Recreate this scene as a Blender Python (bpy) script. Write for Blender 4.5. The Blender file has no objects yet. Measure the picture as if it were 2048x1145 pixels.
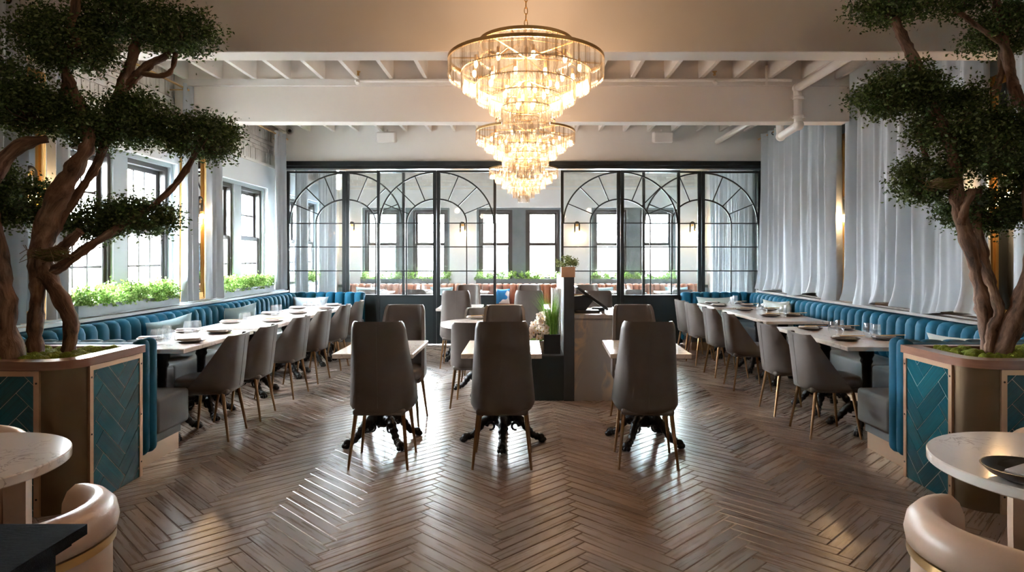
import bpy, bmesh, math, random
import numpy as np
from mathutils import Vector, Matrix
R = math.radians
PI = math.pi
rnd = random.Random(7)
sc = bpy.context.scene
COL = sc.collection

# ---------------------------------------------------------------- camera, world, exposure
F = 1300.0            # focal length in pixels of the 2048 wide frame
VX, VY = 1046.0, 514.0  # vanishing point
H = 1.48              # eye height
cam_d = bpy.data.cameras.new('camera')
cam = bpy.data.objects.new('camera', cam_d)
COL.objects.link(cam)
cam.location = (0, 0, H)
cam.rotation_euler = (R(90), 0, 0)
cam_d.sensor_width = 36
cam_d.lens = 36 * F / 2048
cam_d.shift_x = -(VX - 1024) / 2048
cam_d.shift_y = -(572.5 - VY) / 2048
cam_d.clip_start = 0.05
cam_d.clip_end = 200
sc.camera = cam

sc.view_settings.view_transform = 'Standard'
sc.view_settings.look = 'None'
sc.view_settings.gamma = 1
sc.view_settings.use_curve_mapping = False
sc.view_settings.exposure = 1.18
sc.cycles.max_bounces = 9
sc.cycles.diffuse_bounces = 5
sc.cycles.glossy_bounces = 4
sc.cycles.transmission_bounces = 6
sc.cycles.transparent_max_bounces = 48
sc.cycles.caustics_reflective = False
sc.cycles.caustics_refractive = False
sc.cycles.sample_clamp_indirect = 25.0
sc.cycles.use_denoising = True
sc.cycles.use_adaptive_sampling = True
sc.cycles.adaptive_threshold = 0.02

world = bpy.data.worlds.new('overcast_sky')
sc.world = world
world.use_nodes = True
bg = world.node_tree.nodes['Background']
bg.inputs['Color'].default_value = (0.90, 0.96, 1.0, 1)
bg.inputs['Strength'].default_value = 64.0

# sizes of the place (metres; x across, y away from the camera)
WX = 4.10             # inner face of both side walls
WPX = 4.25            # plane of the side windows
PY = 10.95            # glass partition
BY = 14.5             # back wall
RY = -2.6             # wall behind the camera
WIN_L = [(5.75, 7.72), (8.55, 10.45), (11.3, 13.1)]
WIN_B = [(-3.60, -1.64), (-1.04, 0.86), (1.53, 3.42)]
WZ0, WZ1 = 0.95, 2.58

# ---------------------------------------------------------------- pixel helpers
def P(px, py, Y):
    return Vector(((px - VX) / F * Y, Y, H - (py - VY) / F * Y))
def onz(px, py, z):
    Y = F * (H - z) / (py - VY)
    return Vector(((px - VX) / F * Y, Y, z))

# ---------------------------------------------------------------- materials
MATS = {}
def nodes(name):
    m = bpy.data.materials.new(name)
    m.use_nodes = True
    nt = m.node_tree
    MATS[name] = m
    return m, nt, nt.nodes['Principled BSDF']
def N(nt, t, **kw):
    n = nt.nodes.new(t)
    for k, v in kw.items():
        if k in n.inputs.keys():
            n.inputs[k].default_value = v
        else:
            setattr(n, k, v)
    return n
def mat(name, col, rough=0.5, metal=0.0, spec=None, sheen=0, coat=0, var=None, bump=None, coord='Object', scale=(1, 1, 1), emit=None, estr=0):
    """var = (noise scale, second colour, detail); bump = (noise scale, strength)"""
    m, nt, b = nodes(name)
    b.inputs['Base Color'].default_value = (*col, 1)
    b.inputs['Roughness'].default_value = rough
    b.inputs['Metallic'].default_value = metal
    if spec is not None:
        b.inputs['Specular IOR Level'].default_value = spec
    if sheen:
        b.inputs['Sheen Weight'].default_value = sheen
        b.inputs['Sheen Roughness'].default_value = 0.4
        b.inputs['Sheen Tint'].default_value = (*[min(1, c * 3 + .1) for c in col], 1)
    if coat:
        b.inputs['Coat Weight'].default_value = coat
        b.inputs['Coat Roughness'].default_value = 0.1
    if emit:
        b.inputs['Emission Color'].default_value = (*emit, 1)
        b.inputs['Emission Strength'].default_value = estr
    if var or bump:
        tc = N(nt, 'ShaderNodeTexCoord')
        mp = N(nt, 'ShaderNodeMapping')
        mp.inputs['Scale'].default_value = scale
        nt.links.new(tc.outputs[coord], mp.inputs['Vector'])
    if var:
        nz = N(nt, 'ShaderNodeTexNoise', Scale=var[0], Detail=var[2] if len(var) > 2 else 4.0)
        nt.links.new(mp.outputs['Vector'], nz.inputs['Vector'])
        rp = N(nt, 'ShaderNodeValToRGB')
        rp.color_ramp.elements[0].position = 0.32
        rp.color_ramp.elements[1].position = 0.68
        rp.color_ramp.elements[0].color = (*col, 1)
        rp.color_ramp.elements[1].color = (*var[1], 1)
        nt.links.new(nz.outputs['Fac'], rp.inputs['Fac'])
        nt.links.new(rp.outputs['Color'], b.inputs['Base Color'])
    if bump:
        nb = N(nt, 'ShaderNodeTexNoise', Scale=bump[0], Detail=4.0)
        nt.links.new(mp.outputs['Vector'], nb.inputs['Vector'])
        bp = N(nt, 'ShaderNodeBump', Strength=bump[1], Distance=0.01)
        nt.links.new(nb.outputs['Fac'], bp.inputs['Height'])
        nt.links.new(bp.outputs['Normal'], b.inputs['Normal'])
    return m

mat('wall_paint', (0.80, 0.77, 0.73), 0.6, var=(1.5, (0.76, 0.73, 0.69)))
mat('wall_cool', (0.74, 0.76, 0.77), 0.6)
mat('beam_paint', (0.79, 0.72, 0.66), 0.55, var=(0.8, (0.75, 0.68, 0.62)))
mat('ceiling_paint', (0.78, 0.74, 0.70), 0.7, var=(3, (0.70, 0.66, 0.62)))
mat('brick_white', (0.82, 0.79, 0.75), 0.75, var=(9, (0.72, 0.68, 0.63)), bump=(60, 0.4))
mat('window_frame', (0.055, 0.050, 0.048), 0.4)
mat('casing_grey', (0.30, 0.345, 0.36), 0.45)
mat('box_grey', (0.13, 0.155, 0.165), 0.5, var=(4, (0.16, 0.185, 0.195)))
mat('black_steel', (0.012, 0.016, 0.017), 0.38, metal=0.2)
mat('black_panel', (0.012, 0.018, 0.02), 0.35)
mat('cast_iron', (0.010, 0.010, 0.011), 0.33, metal=0.4, bump=(45, 0.5))
mat('velvet_teal', (0.001, 0.088, 0.160), 0.7, spec=0.25, sheen=0.08, var=(5, (0.001, 0.070, 0.130)))
mat('leather_grey', (0.115, 0.118, 0.12), 0.36, var=(6, (0.135, 0.137, 0.14)), bump=(120, 0.08))
mat('leather_taupe', (0.105, 0.088, 0.079), 0.40, var=(5, (0.135, 0.114, 0.103)), bump=(140, 0.08))
mat('leather_beige', (0.56, 0.39, 0.29), 0.35, var=(4, (0.62, 0.44, 0.33)), bump=(150, 0.06))
mat('leather_tan', (0.36, 0.14, 0.075), 0.45, var=(6, (0.44, 0.18, 0.10)))
mat('brass', (0.72, 0.47, 0.21), 0.28, metal=1.0)
mat('brass_leg', (0.31, 0.175, 0.085), 0.3, metal=1.0)
mat('gold_frame', (0.66, 0.38, 0.12), 0.35, metal=0.85)
mat('copper_trim', (0.62, 0.40, 0.26), 0.32, metal=0.8)
mat('kick_brass', (0.60, 0.41, 0.28), 0.32, metal=0.95)
mat('bronze', (0.16, 0.105, 0.06), 0.36, metal=0.85, var=(2, (0.19, 0.13, 0.08)))
mat('rim_wood', (0.22, 0.10, 0.06), 0.3, coat=0.4, var=(6, (0.28, 0.13, 0.08)), scale=(1, 1, 8))
mat('ledge_taupe', (0.20, 0.17, 0.155), 0.55)
mat('grout', (0.50, 0.52, 0.51), 0.8)
mat('subfloor', (0.20, 0.15, 0.12), 0.7)
mat('moss', (0.13, 0.17, 0.008), 0.95, var=(60, (0.22, 0.26, 0.02)), bump=(160, 1.0))
mat('soil', (0.05, 0.035, 0.02), 0.95)
mat('twig', (0.14, 0.09, 0.04), 0.9)
mat('moss_dark', (0.10, 0.10, 0.02), 0.95, bump=(120, 1.0))
mat('curtain_velvet', (0.47, 0.51, 0.55), 0.62, sheen=0.25, var=(2.2, (0.40, 0.445, 0.49)), scale=(1, 1, 0.5))
mat('pillow_blue', (0.26, 0.38, 0.42), 0.8, sheen=0.2, bump=(30, 0.25))
mat('pillow_pale', (0.50, 0.57, 0.56), 0.8, bump=(30, 0.25))
mat('pillow_grey', (0.36, 0.43, 0.48), 0.8, bump=(30, 0.25))
mat('plate_dark', (0.035, 0.032, 0.030), 0.25)
mat('plate_clay', (0.20, 0.165, 0.15), 0.35)
mat('napkin', (0.66, 0.60, 0.60), 0.85)
mat('napkin_grey', (0.46, 0.44, 0.45), 0.85)
mat('bamboo', (0.62, 0.38, 0.15), 0.5)
mat('black_wood', (0.006, 0.007, 0.008), 0.8, spec=0.06, bump=(30, 0.5), scale=(1, 14, 14))
mat('black_plastic', (0.008, 0.008, 0.009), 0.3)
mat('screen_black', (0.004, 0.004, 0.005), 0.08)
mat('post_grey', (0.032, 0.033, 0.034), 0.5)
mat('post_pale', (0.34, 0.36, 0.37), 0.5)
mat('paper', (0.80, 0.80, 0.80), 0.7)
mat('pot_copper', (0.50, 0.27, 0.15), 0.5, var=(9, (0.56, 0.31, 0.18)))
mat('wood_box', (0.45, 0.26, 0.10), 0.5, var=(8, (0.30, 0.17, 0.07)))
mat('white_plastic', (0.76, 0.72, 0.68), 0.45)
mat('pipe_white', (0.80, 0.76, 0.72), 0.4)
mat('dark_metal', (0.03, 0.025, 0.02), 0.4, metal=0.7)
mat('petal', (0.86, 0.74, 0.66), 0.6)
mat('petal_heart', (0.75, 0.42, 0.05), 0.6)
mat('bulb_glow', (1, 0.85, 0.6), 0.4, emit=(1.0, 0.70, 0.38), estr=6)
mat('bulb_sconce', (1, 0.85, 0.6), 0.4, emit=(1.0, 0.66, 0.34), estr=22)
mat('asphalt', (0.22, 0.22, 0.22), 0.9)
mat('facade_pale', (0.46, 0.44, 0.42), 0.9)
mat('facade_window', (0.08, 0.11, 0.13), 0.3)
mat('mirror', (0.86, 0.89, 0.90), 0.02, metal=1.0)
mat('pendant_fill_globe', (1, 0.9, 0.75), 0.4, emit=(1.0, 0.78, 0.52), estr=10)

def glass_mat(name, tint, ior, haze=0.0, gloss=0.02, boost=1.0):
    m = bpy.data.materials.new(name); m.use_nodes = True
    nt = m.node_tree; nt.nodes.clear(); MATS[name] = m
    out = N(nt, 'ShaderNodeOutputMaterial')
    tr = N(nt, 'ShaderNodeBsdfTransparent'); tr.inputs['Color'].default_value = (*tint, 1)
    gl = N(nt, 'ShaderNodeBsdfGlossy'); gl.inputs['Roughness'].default_value = gloss
    # Schlick reflectance, the same from both sides of a thin sheet
    lw = N(nt, 'ShaderNodeLayerWeight'); lw.inputs['Blend'].default_value = 0.5
    pw = N(nt, 'ShaderNodeMath', operation='POWER'); pw.inputs[1].default_value = 5.0
    nt.links.new(lw.outputs['Facing'], pw.inputs[0])
    f0 = ((ior - 1) / (ior + 1)) ** 2 * boost
    mu = N(nt, 'ShaderNodeMath', operation='MULTIPLY_ADD'); mu.inputs[1].default_value = 0.85 * (1 - f0); mu.inputs[2].default_value = f0
    nt.links.new(pw.outputs[0], mu.inputs[0])
    mx = N(nt, 'ShaderNodeMixShader')
    nt.links.new(mu.outputs[0], mx.inputs[0]); nt.links.new(tr.outputs[0], mx.inputs[1]); nt.links.new(gl.outputs[0], mx.inputs[2])
    last = mx
    if haze:
        tl = N(nt, 'ShaderNodeBsdfTranslucent'); tl.inputs['Color'].default_value = (0.95, 0.93, 0.9, 1)
        df = N(nt, 'ShaderNodeBsdfDiffuse'); df.inputs['Color'].default_value = (0.95, 0.93, 0.9, 1)
        ad = N(nt, 'ShaderNodeMixShader'); ad.inputs[0].default_value = 0.5
        nt.links.new(tl.outputs[0], ad.inputs[1]); nt.links.new(df.outputs[0], ad.inputs[2])
        m2 = N(nt, 'ShaderNodeMixShader'); m2.inputs[0].default_value = haze
        nt.links.new(mx.outputs[0], m2.inputs[1]); nt.links.new(ad.outputs[0], m2.inputs[2])
        last = m2
    nt.links.new(last.outputs[0], out.inputs['Surface'])
    return m
glass_mat('pane_glass', (0.97, 0.985, 0.985), 1.30)
glass_mat('door_glass', (0.955, 0.985, 0.99), 1.45, haze=0.012)
glass_mat('drink_glass', (0.95, 0.96, 0.97), 1.5, haze=0.035, boost=1.8)
crystal = glass_mat('crystal', (0.985, 0.965, 0.935), 1.6, haze=0.09, gloss=0.08, boost=3.2)
def cut_glass(m):
    # random tint per prism paints in the bright and dark bars of refraction
    nt = m.node_tree
    geo = N(nt, 'ShaderNodeNewGeometry'); oi = N(nt, 'ShaderNodeObjectInfo')
    ad = N(nt, 'ShaderNodeMath', operation='ADD'); fr = N(nt, 'ShaderNodeMath', operation='FRACT')
    nt.links.new(geo.outputs['Random Per Island'], ad.inputs[0]); nt.links.new(oi.outputs['Random'], ad.inputs[1]); nt.links.new(ad.outputs[0], fr.inputs[0])
    rp = N(nt, 'ShaderNodeValToRGB'); e = rp.color_ramp.elements
    e[0].position, e[0].color = 0.0, (0.66, 0.58, 0.47, 1)
    e[1].position, e[1].color = 0.55, (0.985, 0.975, 0.955, 1)
    nt.links.new(fr.outputs[0], rp.inputs[0])
    tr = [n for n in nt.nodes if n.type == 'BSDF_TRANSPARENT'][0]
    nt.links.new(rp.outputs[0], tr.inputs['Color'])
cut_glass(crystal)

# floor wood: per plank tone, grain along the plank through its UV
def wood_floor():
    m, nt, b = nodes('plank_wood')
    uv = N(nt, 'ShaderNodeUVMap')
    geo = N(nt, 'ShaderNodeNewGeometry'); oi = N(nt, 'ShaderNodeObjectInfo')
    add = N(nt, 'ShaderNodeMath', operation='ADD'); fr = N(nt, 'ShaderNodeMath', operation='FRACT')
    nt.links.new(geo.outputs['Random Per Island'], add.inputs[0]); nt.links.new(oi.outputs['Random'], add.inputs[1])
    nt.links.new(add.outputs[0], fr.inputs[0])
    mp = N(nt, 'ShaderNodeMapping'); mp.inputs['Scale'].default_value = (2.6, 55.0, 1.0)
    nt.links.new(uv.outputs[0], mp.inputs[0])
    off = N(nt, 'ShaderNodeCombineXYZ'); mul = N(nt, 'ShaderNodeMath', operation='MULTIPLY'); mul.inputs[1].default_value = 60
    nt.links.new(fr.outputs[0], mul.inputs[0]); nt.links.new(mul.outputs[0], off.inputs[2])
    vadd = N(nt, 'ShaderNodeVectorMath', operation='ADD')
    nt.links.new(mp.outputs[0], vadd.inputs[0]); nt.links.new(off.outputs[0], vadd.inputs[1])
    nz = N(nt, 'ShaderNodeTexNoise', Scale=1.0, Detail=7.0, Roughness=0.5)
    nt.links.new(vadd.outputs[0], nz.inputs['Vector'])
    rp = N(nt, 'ShaderNodeValToRGB')
    e = rp.color_ramp.elements
    e[0].position, e[0].color = 0.28, (0.192, 0.138, 0.107, 1)
    e[1].position, e[1].color = 0.75, (0.248, 0.180, 0.140, 1)
    nt.links.new(nz.outputs['Fac'], rp.inputs['Fac'])
    hs = N(nt, 'ShaderNodeHueSaturation')
    mr = N(nt, 'ShaderNodeMapRange'); mr.inputs['To Min'].default_value = 0.74; mr.inputs['To Max'].default_value = 1.2
    nt.links.new(fr.outputs[0], mr.inputs['Value']); nt.links.new(mr.outputs[0], hs.inputs['Value'])
    nt.links.new(rp.outputs[0], hs.inputs['Color']); nt.links.new(hs.outputs[0], b.inputs['Base Color'])
    rr = N(nt, 'ShaderNodeMapRange'); rr.inputs['To Min'].default_value = 0.24; rr.inputs['To Max'].default_value = 0.32
    nt.links.new(nz.outputs['Fac'], rr.inputs['Value']); nt.links.new(rr.outputs[0], b.inputs['Roughness'])
    bp = N(nt, 'ShaderNodeBump', Strength=0.02, Distance=0.002)
    nt.links.new(nz.outputs['Fac'], bp.inputs['Height']); nt.links.new(bp.outputs[0], b.inputs['Normal'])
    b.inputs['Specular IOR Level'].default_value = 0.6
wood_floor()

def marble(name, base, vein, scale, rough, stretch=(1, 1, 1), width=0.035, dist=2.2):
    m, nt, b = nodes(name)
    tc = N(nt, 'ShaderNodeTexCoord'); mp = N(nt, 'ShaderNodeMapping'); mp.inputs['Scale'].default_value = stretch
    nt.links.new(tc.outputs['Object'], mp.inputs[0])
    nz = N(nt, 'ShaderNodeTexNoise', Scale=scale, Detail=7.0, Distortion=dist)
    nt.links.new(mp.outputs[0], nz.inputs['Vector'])
    rp = N(nt, 'ShaderNodeValToRGB'); e = rp.color_ramp.elements
    e[0].position, e[0].color = 0.5 - width, (*base, 1)
    e[1].position, e[1].color = 0.5 + width, (*base, 1)
    k = e.new(0.5); k.color = (*vein, 1)
    nt.links.new(nz.outputs['Fac'], rp.inputs[0])
    nm = N(nt, 'ShaderNodeTexNoise', Scale=scale * 0.6, Detail=2.0)
    nt.links.new(mp.outputs[0], nm.inputs['Vector'])
    r2 = N(nt, 'ShaderNodeValToRGB'); r2.color_ramp.elements[0].position = 0.45; r2.color_ramp.elements[1].position = 0.62
    nt.links.new(nm.outputs['Fac'], r2.inputs[0])
    mx = N(nt, 'ShaderNodeMix', data_type='RGBA')
    mx.inputs[6].default_value = (*base, 1)
    nt.links.new(r2.outputs[0], mx.inputs[0]); nt.links.new(rp.outputs[0], mx.inputs[7])
    nt.links.new(mx.outputs[2], b.inputs['Base Color'])
    b.inputs['Roughness'].default_value = rough
marble('marble_top', (0.80, 0.745, 0.71), (0.38, 0.32, 0.30), 5.0, 0.14, width=0.02)
marble('marble_stand', (0.33, 0.31, 0.295), (0.56, 0.42, 0.29), 2.6, 0.3, stretch=(2.6, 2.6, 0.8), width=0.09, dist=1.6)

def leaf_mat(name, c0, c1, c2):
    m, nt, b = nodes(name)
    geo = N(nt, 'ShaderNodeNewGeometry')
    rp = N(nt, 'ShaderNodeValToRGB'); e = rp.color_ramp.elements
    e[0].position, e[0].color = 0.0, (*c0, 1)
    e[1].position, e[1].color = 1.0, (*c2, 1)
    k = e.new(0.6); k.color = (*c1, 1)
    nt.links.new(geo.outputs['Random Per Island'], rp.inputs[0])
    nt.links.new(rp.outputs[0], b.inputs['Base Color'])
    b.inputs['Roughness'].default_value = 0.5
    b.inputs['Subsurface Weight'].default_value = 0.0
    # thin leaves let some light through
    tl = N(nt, 'ShaderNodeBsdfTranslucent'); nt.links.new(rp.outputs[0], tl.inputs['Color'])
    mx = N(nt, 'ShaderNodeMixShader'); mx.inputs[0].default_value = 0.3
    out = nt.nodes['Material Output']
    nt.links.new(b.outputs[0], mx.inputs[1]); nt.links.new(tl.outputs[0], mx.inputs[2]); nt.links.new(mx.outputs[0], out.inputs['Surface'])
leaf_mat('leaf_tree', (0.018, 0.044, 0.010), (0.052, 0.100, 0.022), (0.16, 0.23, 0.075))
leaf_mat('leaf_hedge', (0.10, 0.22, 0.03), (0.22, 0.38, 0.07), (0.45, 0.58, 0.22))
leaf_mat('leaf_shrub', (0.06, 0.10, 0.02), (0.17, 0.22, 0.07), (0.33, 0.38, 0.16))
leaf_mat('leaf_grass', (0.06, 0.16, 0.015), (0.17, 0.36, 0.04), (0.40, 0.58, 0.12))

def bark_mat():
    m, nt, b = nodes('bark')
    uv = N(nt, 'ShaderNodeUVMap')
    mp = N(nt, 'ShaderNodeMapping'); mp.inputs['Scale'].default_value = (26.0, 5.5, 1)
    nt.links.new(uv.outputs[0], mp.inputs[0])
    nz = N(nt, 'ShaderNodeTexNoise', Scale=1.0, Detail=7.0, Roughness=0.65, Distortion=0.6)
    nt.links.new(mp.outputs[0], nz.inputs['Vector'])
    rp = N(nt, 'ShaderNodeValToRGB'); e = rp.color_ramp.elements
    e[0].position, e[0].color = 0.34, (0.040, 0.022, 0.014, 1)
    e[1].position, e[1].color = 0.72, (0.33, 0.20, 0.13, 1)
    k = e.new(0.52); k.color = (0.17, 0.090, 0.055, 1)
    nt.links.new(nz.outputs['Fac'], rp.inputs[0]); nt.links.new(rp.outputs[0], b.inputs['Base Color'])
    b.inputs['Roughness'].default_value = 0.8
    bp = N(nt, 'ShaderNodeBump', Strength=0.9, Distance=0.014)
    nt.links.new(nz.outputs['Fac'], bp.inputs['Height']); nt.links.new(bp.outputs[0], b.inputs['Normal'])
bark_mat()

def tile_mat():
    m, nt, b = nodes('tile_teal')
    uv = N(nt, 'ShaderNodeUVMap'); oi = N(nt, 'ShaderNodeObjectInfo')
    mp = N(nt, 'ShaderNodeMapping'); mp.inputs['Scale'].default_value = (3.0, 110.0, 1)
    nt.links.new(uv.outputs[0], mp.inputs[0])
    nz = N(nt, 'ShaderNodeTexNoise', Scale=1.0, Detail=3.0)
    nt.links.new(mp.outputs[0], nz.inputs['Vector'])
    rp = N(nt, 'ShaderNodeValToRGB'); e = rp.color_ramp.elements
    e[0].position, e[0].color = 0.3, (0.001, 0.062, 0.090, 1)
    e[1].position, e[1].color = 0.7, (0.002, 0.100, 0.135, 1)
    nt.links.new(nz.outputs['Fac'], rp.inputs[0])
    hs = N(nt, 'ShaderNodeHueSaturation'); mr = N(nt, 'ShaderNodeMapRange')
    mr.inputs['To Min'].default_value = 0.75; mr.inputs['To Max'].default_value = 1.2
    nt.links.new(oi.outputs['Random'], mr.inputs['Value']); nt.links.new(mr.outputs[0], hs.inputs['Value'])
    nt.links.new(rp.outputs[0], hs.inputs['Color']); nt.links.new(hs.outputs[0], b.inputs['Base Color'])
    b.inputs['Roughness'].default_value = 0.22
    bp = N(nt, 'ShaderNodeBump', Strength=0.35, Distance=0.002)
    nt.links.new(nz.outputs['Fac'], bp.inputs['Height']); nt.links.new(bp.outputs[0], b.inputs['Normal'])
tile_mat()

def brick_facade():
    m, nt, b = nodes('facade_brick')
    tc = N(nt, 'ShaderNodeTexCoord'); mp = N(nt, 'ShaderNodeMapping'); mp.inputs['Rotation'].default_value = (R(90), 0, R(90))
    br = N(nt, 'ShaderNodeTexBrick', Scale=4.0)
    br.inputs['Color1'].default_value = (0.30, 0.12, 0.09, 1); br.inputs['Color2'].default_value = (0.22, 0.09, 0.07, 1)
    br.inputs['Mortar'].default_value = (0.45, 0.42, 0.4, 1)
    nt.links.new(tc.outputs['Object'], mp.inputs[0]); nt.links.new(mp.outputs[0], br.inputs['Vector']); nt.links.new(br.outputs[0], b.inputs['Base Color'])
    b.inputs['Roughness'].default_value = 0.9
brick_facade()

# ---------------------------------------------------------------- mesh helpers
class MB:
    def __init__(s):
        s.v = []; s.f = []
    def add(s, vs, fs):
        o = len(s.v)
        s.v += [tuple(p) for p in vs]
        s.f += [tuple(i + o for i in f) for f in fs]
        return s
    def box(s, x0, x1, y0, y1, z0, z1, M=None):
        vs = [Vector((x, y, z)) for z in (z0, z1) for y in (y0, y1) for x in (x0, x1)]
        if M: vs = [M @ p for p in vs]
        return s.add(vs, [(0, 2, 3, 1), (4, 5, 7, 6), (0, 1, 5, 4), (2, 6, 7, 3), (0, 4, 6, 2), (1, 3, 7, 5)])
    def rbox(s, x0, x1, y0, y1, z0, z1, r=0.02, seg=2, M=None):
        bm = bmesh.new()
        bmesh.ops.create_cube(bm, size=1)
        for p in bm.verts:
            p.co = Vector((x0 + (p.co.x + .5) * (x1 - x0), y0 + (p.co.y + .5) * (y1 - y0), z0 + (p.co.z + .5) * (z1 - z0)))
        r = min(r, 0.49 * min(x1 - x0, y1 - y0, z1 - z0))
        bmesh.ops.bevel(bm, geom=list(bm.edges), offset=r, segments=seg, profile=0.5, affect='EDGES')
        bm.verts.index_update()
        vs = [(M @ p.co if M else p.co.copy()) for p in bm.verts]
        fs = [tuple(q.index for q in f.verts) for f in bm.faces]
        bm.free()
        return s.add(vs, fs)
    def prism(s, poly, a0, a1, axis='z', M=None):
        """poly: 2D ccw points; axis z: (x,y), axis y: (x,z), axis x: (y,z)"""
        def mk(p, a):
            v = Vector((p[0], p[1], a)) if axis == 'z' else Vector((p[0], a, p[1])) if axis == 'y' else Vector((a, p[0], p[1]))
            return M @ v if M else v
        n = len(poly)
        vs = [mk(p, a0) for p in poly] + [mk(p, a1) for p in poly]
        fs = [tuple(range(n))[::-1], tuple(range(n, 2 * n))] + [(i, (i + 1) % n, n + (i + 1) % n, n + i) for i in range(n)]
        return s.add(vs, fs)
    def tube(s, pts, rad, seg=8, cap=True, squash=None):
        pts = [Vector(p) for p in pts]
        n = len(pts)
        if not hasattr(rad, '__len__'): rad = [rad] * n
        up = Vector((0, 0, 1))
        t0 = (pts[1] - pts[0]).normalized()
        u = t0.cross(up)
        if u.length < 1e-3: u = t0.cross(Vector((1, 0, 0)))
        u.normalize()
        vs = []
        for i in range(n):
            t = (pts[min(i + 1, n - 1)] - pts[max(i - 1, 0)])
            if t.length < 1e-9: t = t0
            t.normalize()
            u = u - t * u.dot(t)
            if u.length < 1e-6: u = t.orthogonal()
            u.normalize()
            w = t.cross(u)
            for k in range(seg):
                a = 2 * PI * k / seg
                vs.append(pts[i] + (u * math.cos(a) + w * math.sin(a)) * rad[i])
        fs = []
        for i in range(n - 1):
            for k in range(seg):
                k2 = (k + 1) % seg
                fs.append((i * seg + k, i * seg + k2, (i + 1) * seg + k2, (i + 1) * seg + k))
        if cap:
            fs.append(tuple(range(seg))[::-1]); fs.append(tuple((n - 1) * seg + k for k in range(seg)))
        return s.add(vs, fs)
    def lathe(s, prof, seg=16, c=(0, 0, 0), M=None, closed=True):
        """prof: list of (radius, z)"""
        vs = []; n = len(prof)
        for r, z in prof:
            for k in range(seg):
                a = 2 * PI * k / seg
                p = Vector((c[0] + r * math.cos(a), c[1] + r * math.sin(a), c[2] + z))
                vs.append(M @ p if M else p)
        fs = []
        for i in range(n - 1):
            for k in range(seg):
                k2 = (k + 1) % seg
                fs.append((i * seg + k, i * seg + k2, (i + 1) * seg + k2, (i + 1) * seg + k))
        if closed:
            fs.append(tuple(range(seg))[::-1]); fs.append(tuple((n - 1) * seg + k for k in range(seg)))
        return s.add(vs, fs)
    def ball(s, c, r, seg=10, rings=6, sq=(1, 1, 1)):
        c = Vector(c); vs = []; fs = []
        for i in range(1, rings):
            th = PI * i / rings
            for k in range(seg):
                a = 2 * PI * k / seg
                vs.append(c + Vector((r * sq[0] * math.sin(th) * math.cos(a), r * sq[1] * math.sin(th) * math.sin(a), r * sq[2] * math.cos(th))))
        top = len(vs); vs.append(c + Vector((0, 0, r * sq[2]))); bot = len(vs); vs.append(c - Vector((0, 0, r * sq[2])))
        for i in range(rings - 2):
            for k in range(seg):
                k2 = (k + 1) % seg
                fs.append((i * seg + k, (i + 1) * seg + k, (i + 1) * seg + k2, i * seg + k2))
        for k in range(seg):
            k2 = (k + 1) % seg
            fs.append((top, k, k2)); fs.append((bot, (rings - 2) * seg + k2, (rings - 2) * seg + k))
        return s.add(vs, fs)
    def torus(s, c, Rr, r, axis='z', seg=32, tseg=6, half=False):
        pts = []
        for k in range(seg + 1):
            a = (PI if half else 2 * PI) * k / seg
            x, y = Rr * math.cos(a), Rr * math.sin(a)
            v = (x, y, 0) if axis == 'z' else (x, 0, y) if axis == 'y' else (0, x, y)
            pts.append(Vector(c) + Vector(v))
        return s.tube(pts, r, tseg, cap=half)
    def mesh(s, name, m, smooth=30, org=(0, 0, 0), uv=None):
        me = bpy.data.meshes.new(name)
        ox, oy, oz = org
        me.from_pydata([(p[0] - ox, p[1] - oy, p[2] - oz) for p in s.v], [], s.f)
        me.materials.append(MATS[m])
        if smooth:
            me.shade_smooth()
            me.set_sharp_from_angle(angle=R(smooth))
        me.update()
        return me
    def build(s, name, m, parent=None, smooth=30, org=(0, 0, 0), loc=None, rz=0):
        return link(name, s.mesh(name, m, smooth, org), parent, loc, rz)

def link(name, me, parent=None, loc=None, rz=0):
    o = bpy.data.objects.new(name, me)
    COL.objects.link(o)
    if parent: o.parent = parent
    if loc is not None: o.location = loc
    if rz: o.rotation_euler = (0, 0, rz)
    return o
def thing(name, label, cat, loc=(0, 0, 0), rz=0, group=None):
    o = link(name, None, None, loc, rz)
    o['label'] = label; o['category'] = cat
    if group: o['group'] = group
    return o
def tag(o, label, cat, group=None):
    o['label'] = label; o['category'] = cat
    if group: o['group'] = group
    return o
def struct(o):
    o['kind'] = 'structure'
    return o
KIDS = {}
def copy_tree(o, parent=None):
    c = o.copy(); COL.objects.link(c); c.parent = parent
    for ch in o.children: copy_tree(ch, c)
    return c
def place(proto, first, loc, rz, label, group=None):
    """first use moves the prototype itself, later uses copy it"""
    o = proto if not first else copy_tree(proto)
    o.location = loc; o.rotation_euler = (0, 0, rz); o['label'] = label
    if group: o['group'] = group
    elif 'group' in o: del o['group']
    return o
class Proto:
    def __init__(s, root): s.root = root; s.used = False
    def put(s, loc, rz, label, group=None):
        o = place(s.root, s.used, loc, rz, label, group); s.used = True
        return o

def spline(pts, n=6):
    """Catmull-Rom through tuples of any length"""
    out = []
    A = [np.array(p, float) for p in pts]
    for i in range(len(A) - 1):
        p0 = A[max(i - 1, 0)]; p1 = A[i]; p2 = A[i + 1]; p3 = A[min(i + 2, len(A) - 1)]
        for k in range(n):
            t = k / n
            out.append(0.5 * ((2 * p1) + (-p0 + p2) * t + (2 * p0 - 5 * p1 + 4 * p2 - p3) * t * t + (-p0 + 3 * p1 - 3 * p2 + p3) * t ** 3))
    out.append(A[-1])
    return out

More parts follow.
